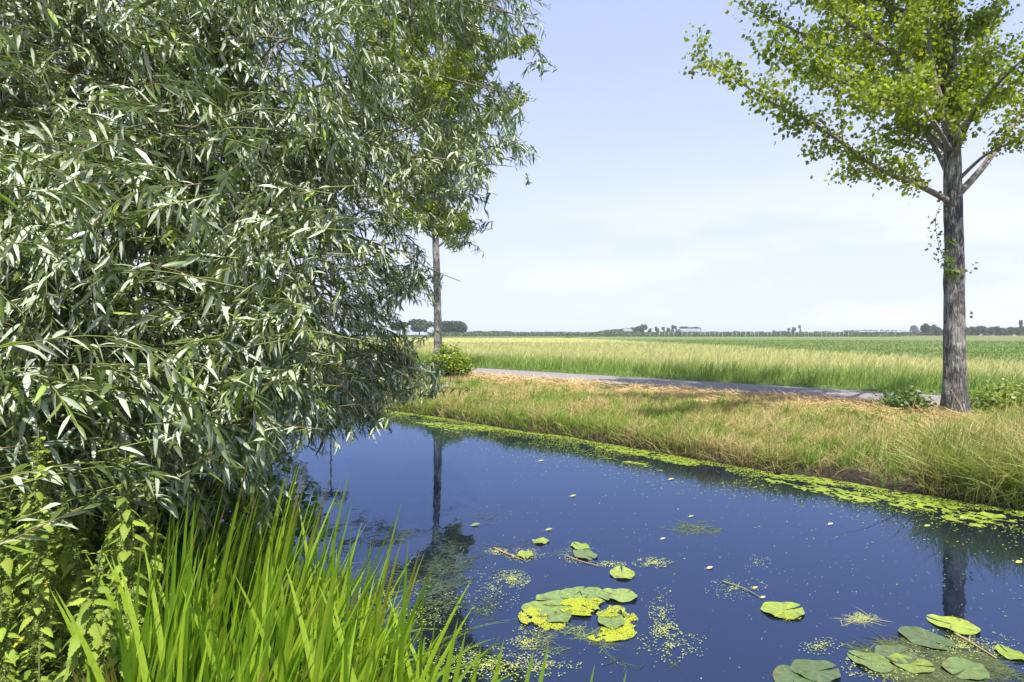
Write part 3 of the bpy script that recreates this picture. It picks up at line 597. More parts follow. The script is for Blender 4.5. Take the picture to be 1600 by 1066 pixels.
# ------------------------------------------------------------------ near bank: undergrowth, nettles, sword leaved flags
mb = MB(); n = 30000; c = rng.uniform(-3.0, 2.0, n); s = rng.uniform(-1.0, 8.5, n); x, y = XY(c, s)
hz = (.10 + .55 * fbm(x * 1.8, y * 1.8, 101) * sst(2.3, .8, c)) * sst(.9, 2.0, y + 0 * x) * rng.random(n) ** .6
k = (y > .9) & ~((x > -.75) & (y < 1.6)); x, y, hz, c = x[k], y[k], hz[k], c[k]; m = len(x)
z = terrain(x, y) + hz; D = rng.normal(0, 1, (m, 3)); D[:, 2] = D[:, 2] * .5 - .1; S = rng.normal(0, 1, (m, 3)); S[:, 2] *= .4
t = rng.random(m); col = mixc(np.array([.055, .10, .018]), np.array([.14, .21, .045]), t) * rng.uniform(.6, 1.2, (m, 1)); sz = rng.uniform(.03, .065, m)
blades(mb, np.stack([x, y, z], 1), D, S, sz, sz * .38, [(0, .1), (.3, 1), (.7, .6), (1, 0)], col, col)
n = 16000; c = rng.uniform(-3, NEAR_C + .1, n); s = rng.uniform(-1, 8.5, n); x, y = XY(c, s); k = y > .8; x, y = x[k], y[k]; m = len(x); j = rng.uniform(.6, 1.3, (m, 1))
grass(mb, x, y, rng.uniform(.12, .42, m), .0026, .8, np.tile(G_GREEN * .9, (m, 1)) * j, np.tile(G_LIME * .8, (m, 1)) * j, prof=BLADE3)
tag(mb.build('undergrowth', M_bush, smooth=False), kind='stuff')

NLEAF = [(0, .15), (.08, .75), (.14, .68), (.22, 1), (.29, .86), (.37, 1.0), (.44, .78), (.52, .86), (.59, .6), (.67, .66), (.73, .42), (.81, .44), (.88, .2), (1, 0)]
def nettle(height, seed, tassel=1.0, lean=(0, 0)):
    rr = np.random.default_rng(seed); root = thing('nettle', None, 'plant'); ms = MB(); mf = MB(); mt = MB()
    c = curve([[0, 0, 0], [lean[0] * .3 + rr.normal(0, .02), lean[1] * .3, height * .5], [lean[0], lean[1], height]], 30)
    tube(ms, c, np.linspace(.0045, .0018, 30), 5, col=(.16, .20, .06), cap=False)
    n = int(height / .034); B = []; D = []; L_ = []; TS = []; TC = []
    for i in range(n):
        f = .12 + .88 * (i / n) ** .9; p = c[int(f * 29)]; az = i * math.pi / 2 + rr.normal(0, .2); sz = (.052 if f < .75 else .052 * (1.04 - f) / .29 + .018) * rr.uniform(.8, 1.15)
        for sgn in (0, math.pi):
            a = az + sgn + rr.normal(0, .15); d = np.array([math.cos(a), math.sin(a), 0]); pet = .035 * (1.3 - f)
            tube(ms, [p, p + d * pet + [0, 0, .015]], [.0014, .001], 3, col=(.18, .24, .07), cap=False)
            B.append(p + d * pet + [0, 0, .015]); D.append(d + [0, 0, rr.uniform(-.55, .1) if f < .9 else .6]); L_.append(sz)
            if f > .5 and tassel > 0:
                for q in range(4):
                    aa = a + rr.normal(0, .5); l = rr.uniform(.04, .085) * tassel * (1.25 - f); e = p + np.array([math.cos(aa), math.sin(aa), 0]) * l * .55
                    k = int(46 * tassel); t = rr.random(k); w = p + (e - p) * np.minimum(t * 1.8, 1)[:, None] + np.array([0, 0, -1]) * (np.clip(t - .25, 0, 1) * l * 1.1)[:, None]
                    TS.append(w + rr.normal(0, .0042, (k, 3)))
    B = np.array(B); D = np.array(D); L_ = np.array(L_); k = len(B); S = np.cross(D, [0, 0, 1.]) + rr.normal(0, .25, (k, 3))
    cl = mixc(np.array([.15, .235, .03]), np.array([.32, .40, .06]), rr.random(k)) * rr.uniform(.75, 1.15, (k, 1)); o = rr.random(k) < .02; cl[o] = np.array([.5, .42, .05])
    bend = np.zeros((k, 3)); bend[:, 2] = -rr.uniform(.25, .75, k); blades(mf, B, D, S, L_, L_ * .31, NLEAF, cl, cl * 1.05, bend, fold=.3)
    if TS:
        T = np.concatenate(TS); k = len(T); D2 = rr.normal(0, 1, (k, 3)); cl = np.tile([.30, .36, .09], (k, 1)) * rr.uniform(.7, 1.25, (k, 1))
        blades(mt, T, D2, rr.normal(0, 1, (k, 3)), .0065, .0028, [(0, .3), (.5, 1), (1, .2)], cl, cl)
    ms.build('stem', M_twig, root); mf.build('leaves', M_nettle, root)
    if TS: mt.build('flower_tassels', M_nettle, root, smooth=False)
    return root
protos = [nettle(1.35, 1, 1.0), nettle(1.1, 2, 1.2, (.1, -.1)), nettle(.95, 3, .7, (-.12, -.05)), nettle(1.15, 4, .25, (.18, -.12))]
DENSE = 'leafy nettle in the thick nettle patch at the bottom left corner'
leafy_shrub('willow_scrub', 'dark leafy scrub on the bank under the willow, behind the nettles', 'bush', at(300, 800, 4.6)[0], 4.6, 1.1, .9, 1.25, 5200, .07, (.05, .09, .015), (.13, .2, .03), 15)
leafy_shrub('willow_scrub', 'dark leafy scrub at the left edge behind the tallest nettle', 'bush', at(60, 800, 4.0)[0], 4.0, 1.2, .9, 1.2, 5200, .07, (.05, .09, .015), (.13, .2, .03), 16)
spots = [ # px of the tip, py of the tip, depth, prototype, label
    (60, 665, 2.05, 0, 'tallest nettle at the far left with thick hanging yellow green flower tassels'),
    (196, 696, 2.1, 0, 'second tall nettle, its tasselled tip in front of the willow leaves'),
    (250, 735, 2.25, 1, 'nettle with drooping tassels just right of the second tall one, beside the flags'),
    (8, 715, 2.2, 2, 'nettle cut off by the left edge of the photo'),
    (150, 850, 1.75, 3, 'nettle leaning right above the big shaded leaves at lower left')]
for i in range(46):
    px_ = rng.uniform(-60, 235); Yd_ = rng.uniform(1.9, 3.2); spots.append((px_, 800 + 130 * (3.2 - Yd_) / 1.3 + rng.uniform(-35, 35) + max(0, px_ - 150) * .3, Yd_, int(rng.integers(0, 4)), DENSE))
for i in range(22): spots.append((rng.uniform(-40, 250), rng.uniform(745, 850), rng.uniform(2.2, 3.0), int(rng.integers(1, 4)), 'medium nettle crowding round the two tall tasselled ones'))
for i in range(22): spots.append((rng.uniform(60, 430), rng.uniform(735, 800), rng.uniform(3.0, 4.6), int(rng.integers(0, 4)), 'nettle in the shade under the willow behind the flags'))
used = set()
for px_, py_, Yd, pi_, lab in spots:
    tip = at(px_, py_, Yd); hgt = [1.35, 1.1, .95, 1.15][pi_]; ln = [(0, 0), (.1, -.1), (-.12, -.05), (.18, -.12)][pi_]
    if pi_ in used: o = copy_tree(protos[pi_])
    else: o = protos[pi_]; used.add(pi_)
    gz = float(terrain(np.array([tip[0]]), np.array([Yd]))[0]); sc = max((tip[2] - gz) / hgt, .45); a = rng.uniform(-.5, .5)
    o.location = (tip[0] - ln[0] * sc, Yd - ln[1] * sc, gz - .01); o.rotation_euler = (0, 0, a); o.scale = (min(sc, 1.0),) * 2 + (sc,)
    o['label'] = lab; o['group'] = 'nettles on the near bank'

# sword leaved flags: fans of long blades
BL = [(0, .75), (.2, .95), (.45, 1), (.65, .88), (.82, .6), (.93, .3), (1, 0)]
def flag(n, H_, seed, lean=.12, wid=1.0):
    rr = np.random.default_rng(seed); root = thing('flag_plant', None, 'plant'); az = rr.uniform(-.9, .9)
    fan = np.array([math.cos(az), math.sin(az), 0])
    for i in range(n):
        u = (i / max(n - 1, 1) - .5) * 2; h = H_ * (1 - .3 * abs(u)) * rr.uniform(.78, 1.08); B = np.array([fan * u * .035]); D = np.array([fan * (u * .16) + [lean * .5 + rr.normal(0, .10), rr.normal(0, .08), 1]])
        S = np.array([fan + rr.normal(0, .3, 3)]); c = mixc(np.array([.11, .23, .014]), np.array([.31, .43, .03]), rr.random(1)) * rr.uniform(.75, 1.2); tipc = c * 1.05
        b = np.array([[rr.normal(.02, .12) + lean * .5, rr.normal(0, .1), -.05 - .1 * rr.random()]])
        if rr.random() < .09: b = b * 3.2 + [[0, 0, -.25]]
        m1 = MB(); pr = BL; nn = 12; ts = np.linspace(0, 1, nn); pr = [(float(t), float(np.interp(t, [p[0] for p in BL], [p[1] for p in BL]))) for t in ts]
        blades(m1, B, D, S, h, wid * rr.uniform(.006, .0155), pr, c, tipc, b, fold=.18)
        if rr.random() < .14: # browned tip
            m1.c[0][-4:] = [.26, .17, .05]
        m1.build('blade', M_iris, root)
    return root
fl = [flag(7, 1.25, 11), flag(6, 1.3, 12, .16), flag(8, 1.15, 13, .05), flag(5, 1.2, 14, .22), flag(6, 1.25, 15, -.03), flag(3, 1.0, 16, .2), flag(2, .9, 17, .1, 1.9)]
def tipof(o):
    best = None
    for ch in o.children:
        v = max((tuple(q.co) for q in ch.data.vertices), key=lambda q: q[2])
        if best is None or v[2] > best[2]: best = v
    return best
FT = [tipof(o) for o in fl]
THICK = 'bright green sword leaved flag in the dense stand at the bottom of the photo'
fspots = []
for i in range(160):
    Yd = rng.uniform(1.45, 3.7); px_ = rng.uniform(190, 640) + (Yd - 1.4) * 25; X_ = (px_ - CX) / F * Yd; c_, _ = CS(X_, Yd)
    if c_ > 2.45: continue
    top = np.interp(px_, [170, 260, 400, 520, 600, 700], [840, 745, 705, 735, 800, 900]) + rng.uniform(-10, 130); fspots.append((px_, top, Yd, int(rng.integers(0, 5)), THICK))
fspots += [(548, 728, 2.5, 3, 'flag whose longest blade reaches highest in front of the open water'),
           (628, 782, 2.6, 3, 'flag with a thin dark blade arching right over the drifting weeds'),
           (662, 842, 2.5, 5, 'slender flag leaning right at the edge of the dense stand'),
           (655, 880, 2.3, 5, 'flag with two pale blades crossing in front of the dark reflection'),
           (700, 985, 2.1, 5, 'short flag at the bottom, below the dark crown reflection'),
           (716, 965, 2.2, 6, 'thin flag leaning right beside the dark crown reflection'),
           (600, 905, 1.9, 2, 'broad flag in front at the right side of the dense stand'),
           (640, 930, 1.9, 1, 'broad flag whose blades fan out left of the short ones'),
           (728, 985, 2.2, 6, 'flag with broad tips standing left of the lone tips at the bottom'),
           (752, 1005, 2.2, 6, 'small flag tip next to the broad tips at the bottom edge'),
           (788, 996, 2.25, 6, 'lone upright flag tip at the bottom below the small duckweed flecks'),
           (835, 1012, 2.3, 6, 'pair of flag tips at the bottom edge below the lily raft'),
           (858, 1002, 2.35, 6, 'upright flag tip just right of the pair under the lily raft'),
           (930, 1034, 2.4, 6, 'brown tipped flag, the rightmost full one at the bottom edge'),
           (980, 1044, 2.5, 6, 'faint flag tip at the bottom, farthest right of all')]
used = set()
for px_, py_, Yd, k_, lab in fspots:
    tip = at(px_, py_, Yd); X_ = tip[0] - .08; gz = float(terrain(np.array([X_]), np.array([Yd]))[0]); ft = FT[k_]; sc = min(max((tip[2] - gz + .03) / ft[2], .4), 2.3); yw = rng.uniform(-.5, .5) if 'dense stand at' in lab else rng.uniform(-.15, .15)
    bx_ = tip[0] - (ft[0] * math.cos(yw) - ft[1] * math.sin(yw)); by_ = Yd - (ft[0] * math.sin(yw) + ft[1] * math.cos(yw))
    if (CX + bx_ / by_ * F < 185 or CS(bx_, by_)[0] > 2.6) and lab == THICK: continue
    if k_ in used: o = copy_tree(fl[k_])
    else: o = fl[k_]; used.add(k_)
    o.location = (tip[0] - (ft[0] * math.cos(yw) - ft[1] * math.sin(yw)), Yd - (ft[0] * math.sin(yw) + ft[1] * math.cos(yw)), gz - .03); o.rotation_euler = (0, 0, yw); o.scale = (1, 1, sc)
    o['label'] = lab; o['group'] = 'flags along the near water edge'

# ------------------------------------------------------------------ on the water
PADC = np.array([.20, .27, .06])
def pad(px, py, wpx, name='lily_pad', label='', col=PADC, asp=1.25, yaw=None, z=.007, notch=True, dull=0.0, tilt=0):
    p = ground(px, py); w = wpx / F * p[1] / 2; rr = np.random.default_rng(int(px * 7 + py)); n = 44; k = 7
    yaw = rr.uniform(0, 6.28) if yaw is None else yaw; a = np.linspace(.10 if notch else 0, 2 * math.pi - (.10 if notch else 0), n)
    mb = MB(); rad = np.linspace(.02, 1, k); A, Rr = np.meshgrid(a, rad); ed = 1 + .035 * np.sin(A * 3 + yaw) + .02 * np.sin(A * 7 + 1)
    X_ = Rr * ed * np.cos(A) * w * asp; Y_ = Rr * ed * np.sin(A) * w; Z_ = .006 * Rr ** 6 * (1 + np.sin(A * 4 + yaw)) * 1.2 + .0025 * np.cos(A * 9) * Rr
    c0 = np.array(col) * (1 - dull) + np.array([.07, .10, .05]) * dull
    cc = c0 * (.72 + .55 * fbm(X_ * 45, Y_ * 45, int(px)))[..., None]; vein = (np.abs(np.sin(A * 9)) > .965)[..., None]; cc = np.where(vein, cc * 1.25, cc); br = (fbm(X_ * 30 + 9, Y_ * 30, int(py)) > .72)[..., None]; cc = np.where(br, np.array([.16, .12, .04]), cc)
    idx = np.arange(n * k).reshape(k, n); q = np.stack([idx[:-1, :-1], idx[1:, :-1], idx[1:, 1:], idx[:-1, 1:]], -1).reshape(-1, 4)
    mb.add(np.stack([X_, Y_, Z_], -1).reshape(-1, 3), q, cc.reshape(-1, 3)); o = mb.build(name, M_pad); o.location = (p[0], p[1], z); o.rotation_euler = (tilt, 0, yaw)
    return tag(o, label, 'lily pad', 'lily pads')
P1 = 'lily pad in the raft, '
YG = np.array([.30, .38, .05]); DG = np.array([.17, .24, .06])
for a in [(968, 932, 44, P1 + 'the smooth round one at its right end', PADC * 1.15), (930, 932, 42, P1 + 'second from the right in its back row', DG), (898, 930, 42, P1 + 'hindmost one, at the top middle', DG), (868, 938, 50, P1 + 'big one at its back left', DG * 1.1),
          (842, 955, 46, P1 + 'the leftmost with yellow duckweed on its rim', PADC), (868, 962, 48, P1 + 'front left one below the big one', DG), (955, 972, 42, P1 + 'front right one circled by yellow duckweed', DG * .95), (905, 947, 50, P1 + 'middle one under the yellow duckweed', DG)]:
    pad(a[0], a[1], a[2], label=a[3], col=a[4], z=.007 + .0025 * rng.integers(0, 4))
pad(972, 897, 38, label='single pale lily pad floating behind the raft', col=YG * .9)
pad(1224, 955, 54, label='single large lily pad alone in the open water right of the raft', col=YG * .85)
pad(1490, 978, 54, label='yellow lily pad at the end of the trunk reflection', col=YG)
pad(906, 855, 26, label='small lily pad floating farther out behind the raft', col=YG * .8)
pad(914, 868, 34, label='narrow half sunken lily pad just in front of the small one', col=DG, dull=.4)
pad(821, 868, 24, label='small round lily pad beside the floating brown stalk', col=YG * .8)
pad(845, 847, 22, label='tiny lily pad behind the round one near the brown stalk', col=YG * .8)
pad(1275, 1050, 60, label='dull lily pad at the bottom edge, left of the weed bed', col=DG, dull=.75)
pad(1362, 1036, 52, label='blotched lily pad at the left side of the weed bed', col=PADC, dull=.4)
pad(1400, 1024, 50, label='grey green lily pad behind the blotched one in the weed bed', col=DG, dull=.75)
pad(1424, 1040, 50, label='lily pad with a bright yellow rim in the middle of the weed bed', col=YG * .8, dull=.3)
pad(1508, 1048, 56, label='mottled lily pad at the right front of the weed bed', col=DG, dull=.3)
pad(1447, 1000, 60, label='sunken looking lily pad at the back of the weed bed', col=DG, dull=.75)
pad(1577, 1023, 34, label='lily pad at the right edge of the photo beyond the floating stick', col=YG * .8)
pad(1550, 807, 28, label='pale lily pad by the far bank duckweed near the right edge', col=YG)
pad(1240, 1064, 60, label='half cut lily pad at the very bottom edge', col=DG, dull=.75)

# duckweed: countless tiny fronds
def fronds(mb, x, y, sz, col, z=.004):
    n = len(x); a = rng.random(n) * 6.28; k = 5; an = a[:, None] + np.arange(k)[None] * 2 * math.pi / k
    sz = np.broadcast_to(sz, (n,)); V = np.stack([x[:, None] + np.cos(an) * sz[:, None], y[:, None] + np.sin(an) * sz[:, None] * .8, np.full((n, k), z) + rng.random((n, k)) * .003], -1).reshape(-1, 3)
    mb.add(V, np.arange(n * k).reshape(n, k), np.repeat(col, k, 0))
def dcol(n, c0, c1): return mixc(np.array(c0), np.array(c1), rng.random(n)) * rng.uniform(.75, 1.2, (n, 1))
def mat_sheet(mb, c0, c1, s0, s1, step, mask, col0, col1, z=.003):
    ca_ = np.arange(c0, c1, step); sa_ = np.arange(s0, s1, step); Cc, Ss = np.meshgrid(ca_, sa_, indexing='ij'); x, y = XY(Cc, Ss); m = mask(x, y, Cc, Ss)
    jx = (noise2(Cc * 90, Ss * 90, 3) - .5) * step * .9; jy = (noise2(Cc * 90, Ss * 90, 4) - .5) * step * .9
    v = np.stack([x + jx, y + jy, np.full_like(x, z) + .003 * noise2(Cc * 60, Ss * 60, 5)], -1).reshape(-1, 3); idx = np.arange(len(v)).reshape(x.shape)
    keep = m[:-1, :-1] & m[1:, :-1] & m[1:, 1:] & m[:-1, 1:]; q = np.stack([idx[:-1, :-1], idx[1:, :-1], idx[1:, 1:], idx[:-1, 1:]], -1)[keep]
    t = fbm(x * 3, y * 3, 9)[..., None]; cc = np.array(col0) * (1 - t) + np.array(col1) * t; cc = cc * (.55 + .8 * noise2(Cc * 70, Ss * 70, 6))[..., None]
    u, inv = np.unique(q.ravel(), return_inverse=True); mb.add(v[u], inv.reshape(-1, 4), cc.reshape(-1, 3)[u])
mb = MB()
def edge_mask(x, y, c, s):
    wdt = .38 + .85 * sst(.42, .62, fbm(s * .55, s * 0, 111)) + .75 * sst(4, 0, s) + .25 * sst(10, 18, s)
    q = fbm(c * 2.6, s * .75, 112); e = (edge_c(s) + .08 - c) / wdt; tt = .40 + .26 * np.clip(e, 0, 1.6) ** 2 + .22 * (fbm(x * 7, y * 7, 114) - .5)
    return (q + .16 * (fbm(c * 16, s * 9, 115) - .5) > tt) & (e < 1.35) & (fbm(x * 24, y * 24, 116) > .36)
mat_sheet(mb, FAR_C - 1.9, FAR_C + .4, -6, 40, .022, edge_mask, (.12, .18, .02), (.30, .37, .045))
n = 60000; s = rng.uniform(-6, 30, n); c = edge_c(s) + .06 - rng.exponential(.45, n); x, y = XY(c, s); k = fbm(x * 1.6, y * 1.6, 113) > .40; fronds(mb, x[k], y[k], .010, dcol(k.sum(), (.18, .27, .03), (.42, .5, .07)))
tag(mb.build('duckweed_mat', M_weed, smooth=False), kind='stuff')
# yellow duckweed heaped on the lily raft and specks all over the water
mb = MB()
def blob(cx, cy, rx, ry, n, sz=.005, c0=(.24, .30, .02), c1=(.48, .52, .05), z=.014, pw=.5):
    a = rng.random(n) * 6.28; r = rng.random(n) ** pw; px_ = cx + np.cos(a) * r * rx; py_ = cy + np.sin(a) * r * ry; y = CH * F / (py_ - HY); x = (px_ - CX) / F * y
    k = fbm(x * 14, y * 14, 121) > .33 + .1 * r; fronds(mb, x[k], y[k], sz, dcol(k.sum(), c0, c1), z)
blob(915, 952, 42, 14, 3600, z=.019); blob(895, 948, 20, 9, 1500, z=.019); blob(948, 958, 30, 10, 1500, z=.019); blob(965, 985, 32, 17, 2400, z=.006); blob(980, 975, 18, 18, 1100, z=.006); blob(945, 998, 26, 6, 1800, z=.006); blob(832, 966, 22, 14, 1800, c0=(.3, .36, .04), c1=(.5, .52, .06), z=.013); blob(858, 978, 26, 8, 900, z=.006)
blob(1232, 965, 24, 8, 260, z=.012)
for cx, cy, rx, ry, n in [(800, 905, 30, 14, 500), (820, 868, 32, 12, 420), (775, 862, 18, 6, 200), (1035, 960, 22, 45, 260), (1020, 880, 34, 9, 500), (1040, 985, 26, 14, 240), (955, 882, 26, 5, 200), (905, 868, 34, 14, 420), (1180, 880, 26, 12, 90), (770, 920, 50, 40, 260), (1050, 1010, 60, 30, 320),
                          (820, 1005, 30, 12, 200), (860, 985, 60, 12, 220), (1150, 920, 50, 20, 160), (1345, 965, 28, 8, 220), (1280, 1010, 40, 14, 140), (1500, 1010, 90, 30, 700), (1380, 1040, 70, 25, 500), (760, 1040, 90, 30, 900), (650, 960, 90, 60, 500), (850, 1040, 60, 20, 300)]:
    blob(cx, cy, rx, ry, n, .0055, (.22, .28, .08), (.50, .52, .16), .004, .9)
n = 3400; y = rng.uniform(3.6, 12, n); x = (rng.uniform(470, 1640, n) - CX) / F * y; k = (CS(x, y)[0] < 9.0) & (CS(x, y)[0] > 2.2) & (rng.random(n) < fbm(x * .8, y * .8, 131) ** 2 * 1.8)
fronds(mb, x[k], y[k], rng.uniform(.002, .0055, k.sum()), dcol(k.sum(), (.25, .3, .16), (.55, .58, .42)), .004)
tag(mb.build('duckweed_specks', M_weed, smooth=False), kind='stuff')
# drifting water weeds: dull strands lying on the surface
mb = MB()
def weeds(cx, cy, rx, ry, n, c0=(.025, .04, .03), c1=(.08, .115, .08), yaw=.3, thr=.40, L0=.04, L1=.14):
    a = rng.random(n) * 6.28; r = rng.random(n) ** .6; px_ = cx + np.cos(a) * r * rx; py_ = cy + np.sin(a) * r * ry; y = CH * F / (py_ - HY); x = (px_ - CX) / F * y
    k = (fbm(x * 3.2, y * 2.4, 141) > thr + .08) & (fbm(x * 14, y * 7, 142) > .50); x, y = x[k], y[k]; m = len(x); az = rng.normal(yaw, .8, m) + (rng.random(m) < .5) * math.pi
    D = np.stack([np.cos(az), np.sin(az), rng.normal(0, .006, m)], 1); S = np.stack([-D[:, 1], D[:, 0], rng.normal(0, .1, m)], 1); cc = dcol(m, c0, c1)
    blades(mb, np.stack([x, y, rng.uniform(.001, .004, m)], 1), D, S, rng.uniform(L0, L1, m), rng.uniform(.0015, .0045, m), [(0, .3), (.3, 1), (.7, .8), (1, 0)], cc, cc * 1.1, np.stack([rng.normal(0, .3, m), rng.normal(0, .3, m), np.zeros(m)], 1))
weeds(630, 880, 110, 55, 3600); weeds(715, 915, 70, 60, 2000); weeds(690, 1000, 110, 60, 1300); weeds(580, 850, 70, 40, 1800); weeds(640, 815, 150, 26, 700, thr=.5)
weeds(1455, 1030, 110, 36, 7500, (.04, .055, .02), (.12, .15, .06), -.5, .36); weeds(1520, 1040, 90, 26, 2500, (.04, .055, .02), (.12, .15, .06), -.5)
weeds(1085, 826, 52, 11, 420, (.05, .08, .03), (.14, .19, .07), 0, .3, .05, .16); weeds(780, 850, 50, 8, 150, thr=.3); weeds(890, 1000, 70, 22, 700, (.06, .09, .05), (.15, .19, .10)); weeds(900, 862, 40, 14, 260, (.1, .14, .05), (.2, .25, .1)); weeds(1000, 1040, 60, 14, 200); weeds(1020, 885, 36, 8, 200)
weeds(1290, 1015, 50, 16, 260, (.06, .09, .05), (.16, .2, .1)); weeds(1340, 968, 26, 6, 120, (.2, .22, .14), (.3, .3, .2)); weeds(500, 930, 60, 60, 1500)
tag(mb.build('water_weeds', M_weed, smooth=False), kind='stuff')
# floating stick, stalk, leaves
def stick(pts, r, name, label, col):
    P_ = curve([ground(a, b, .01) for a, b in pts], 14); o_ = P_[0].copy(); mb = MB(); tube(mb, P_ - o_, np.linspace(r, r * .5, 14) * (1 + .15 * np.sin(np.arange(14) * 2.1)), 7, col=col)
    tube(mb, [P_[5] - o_, P_[5] - o_ + [.04, .05, .012]], [r * .5, r * .3], 5, col=col); o = mb.build(name, M_twig); o.location = o_; return tag(o, label, 'stick')
stick([(1492, 990), (1512, 1001), (1530, 1012), (1556, 1028)], .011, 'floating_stick', 'pale brown stick floating behind the weed bed at lower right', (.36, .27, .13))
stick([(772, 856), (785, 862), (798, 867), (812, 873)], .008, 'floating_stalk', 'thin brownish stalk floating beside the small round lily pad', (.42, .3, .12))
stick([(1128, 908), (1160, 918), (1190, 934)], .005, 'floating_stalk', 'thin weedy stalk trailing left of the single large lily pad', (.25, .28, .10))
stick([(885, 868), (905, 876), (935, 884)], .006, 'floating_stalk', 'brown stalk drifting between the narrow pad and the raft', (.38, .24, .12))
fl_ = [(1176, 920, 10, (.62, .45, .12), 'orange floating leaf left of the single large lily pad'), (1188, 935, 10, (.62, .5, .3), 'pale curled leaf touching the stalk by the large lily pad'), (1104, 889, 12, (.65, .42, .25), 'peach coloured leaf floating alone in the open water'),
       (891, 776, 10, (.55, .5, .08), 'yellow leaf floating in the middle of the water'), (841, 721, 9, (.5, .5, .3), 'pale leaf floating nearer the far bank, left one'), (1044, 750, 10, (.5, .42, .1), 'yellow leaf floating by the edge of the bank reflection'),
       (1076, 808, 9, (.35, .45, .06), 'green leaf floating above the dark weed strand'), (852, 829, 12, (.35, .42, .08), 'lime green leaf floating behind the small lily pads'), (1032, 843, 9, (.6, .5, .45), 'pinkish leaf floating below the dark weed strand'),
       (735, 822, 16, (.2, .27, .08), 'dull green leaf floating at the edge of the poplar reflection'), (1294, 820, 10, (.6, .55, .35), 'pale leaf floating near the far bank reflection'), (1445, 823, 11, (.35, .45, .08), 'green leaf floating on the reflection of the tussocks'), (1588, 880, 13, (.5, .5, .1), 'yellow leaf floating at the right edge of the photo'), (1500, 810, 9, (.55, .5, .15), 'small yellow leaf floating close to the far duckweed')]
for px_, py_, w_, c_, lab in fl_:
    p = ground(px_, py_); L0 = w_ / F * p[1]; mb = MB(); blades(mb, np.array([[0, 0, .003]]), np.array([[1., .2, .02]]), np.array([[0, 1., .1]]), L0, L0 * .3, [(0, 0), (.2, .7), (.45, 1), (.75, .6), (1, 0)], np.array([c_]), np.array([c_]) * .85, np.array([[0, .15, .12]]), fold=.25)
    tube(mb, [[0, 0, .004], [-L0 * .3, -L0 * .08, .006]], [.0012, .0008], 4, col=c_); o = mb.build('floating_leaf', M_pad); o.location = (p[0], p[1], 0); tag(o, lab, 'leaf', 'leaves floating on the water')

# slim pole on the far bank, seen as a reflection left of the poplar's
mb = MB(); ml = MB(); pb = XY(15.0, 0); Yp = 36.0 * F / 1155; Xp = (517 - CX) / F * Yp
r_ = thing('street_lamp', 'slim dark roadside lamp post behind the willow twigs', 'street lamp', (Xp, Yp, .6)); tube(mb, [[0, 0, 0], [0, 0, .9], [0, 0, .92], [0, 0, 4.9]], [.07, .07, .045, .035], 12, col=(.03, .03, .035)); mb.build('pole', M_twig, r_)
tube(ml, [[0, 0, 4.88], [0, 0, 4.95], [0, 0, 5.15], [0, 0, 5.22]], [.05, .12, .16, .04], 12, col=(.1, .1, .11)); ml.build('lamp_head', M_twig, r_)

# ------------------------------------------------------------------ far away
def far_crown(seed, n, shape='round'):
    rr = np.random.default_rng(seed); mf = MB(); mt = MB(); nb = 9 if shape != 'tall' else 7; B = []
    for i in range(nb):
        a = rr.random() * 6.28; q = rr.random() ** .5 * .30; z = {'round': rr.uniform(.38, .86), 'tall': rr.uniform(.3, .92), 'flat': rr.uniform(.62, .85), 'bush': rr.uniform(.2, .75)}[shape]
        if shape == 'round': q *= 1.25 * math.sqrt(max(.1, 1 - ((z - .55) / .45) ** 2))
        if shape == 'flat': q = rr.random() ** .5 * .48
        u = unit(rr.normal(0, 1, (n // nb, 3))) * rr.random((n // nb, 1)) ** .4; B.append(np.array([math.cos(a) * q, math.sin(a) * q, z]) + u * np.array({'flat': [.2, .2, .10], 'tall': [.13, .13, .16], 'bush': [.26, .26, .22]}.get(shape, [.2, .2, .16])))
    B = np.concatenate(B); B[:, 2] = np.maximum(B[:, 2], .04); k = len(B); D = rr.normal(0, 1, (k, 3)); c = mixc(np.array([.045, .075, .022]), np.array([.10, .14, .04]), np.clip(fbm(B[:, 0] * 5, B[:, 2] * 5, seed) * 1.6 - .3, 0, 1)) * rr.uniform(.7, 1.2, (k, 1))
    sz = .085 * rr.uniform(.5, 1.3, k); blades(mf, B, D, rr.normal(0, 1, (k, 3)), sz, sz * .45, [(0, .3), (.5, 1), (1, .1)], c, c)
    tube(mt, [[0, 0, -.02], [.005, 0, .3], [0, .01, .7]], [.035, .022, .01], 7, col=(.07, .06, .05))
    for i in range(4): a = i * 1.6 + seed; tube(mt, [[0, 0, .28 + .06 * i], [math.cos(a) * .12, math.sin(a) * .12, .48 + .06 * i], [math.cos(a) * .22, math.sin(a) * .22, .66]], [.014, .009, .004], 5, col=(.07, .06, .05))
    r = thing('far_tree', None, 'tree'); mt.build('trunk', M_twig, r); mf.build('crown', M_far, r, smooth=False); return r
FP = {'round': [far_crown(201, 2600), far_crown(202, 2600)], 'tall': [far_crown(203, 1500, 'tall'), far_crown(207, 1500, 'tall')], 'flat': [far_crown(204, 1800, 'flat')], 'bush': [far_crown(205, 2200, 'bush'), far_crown(206, 2200, 'bush')]}
fused = set()
def far_tree(px_, top, wpx, Yd, shape, label, group, name='far_tree', cat='tree'):
    i = int(rng.integers(0, len(FP[shape]))); key = (shape, i); src = FP[shape][i]
    o = src if key not in fused else copy_tree(src); fused.add(key); tip = at(px_, top, Yd); h = tip[2] - .6; w = wpx / F * Yd
    o.location = (tip[0], Yd, .6); o.scale = (w, w, h); o.rotation_euler = (0, 0, rng.random() * 6.28); o.name = name; o['label'] = label; o['category'] = cat; o['group'] = group
A = 'trees of the round grove behind the smaller poplar'
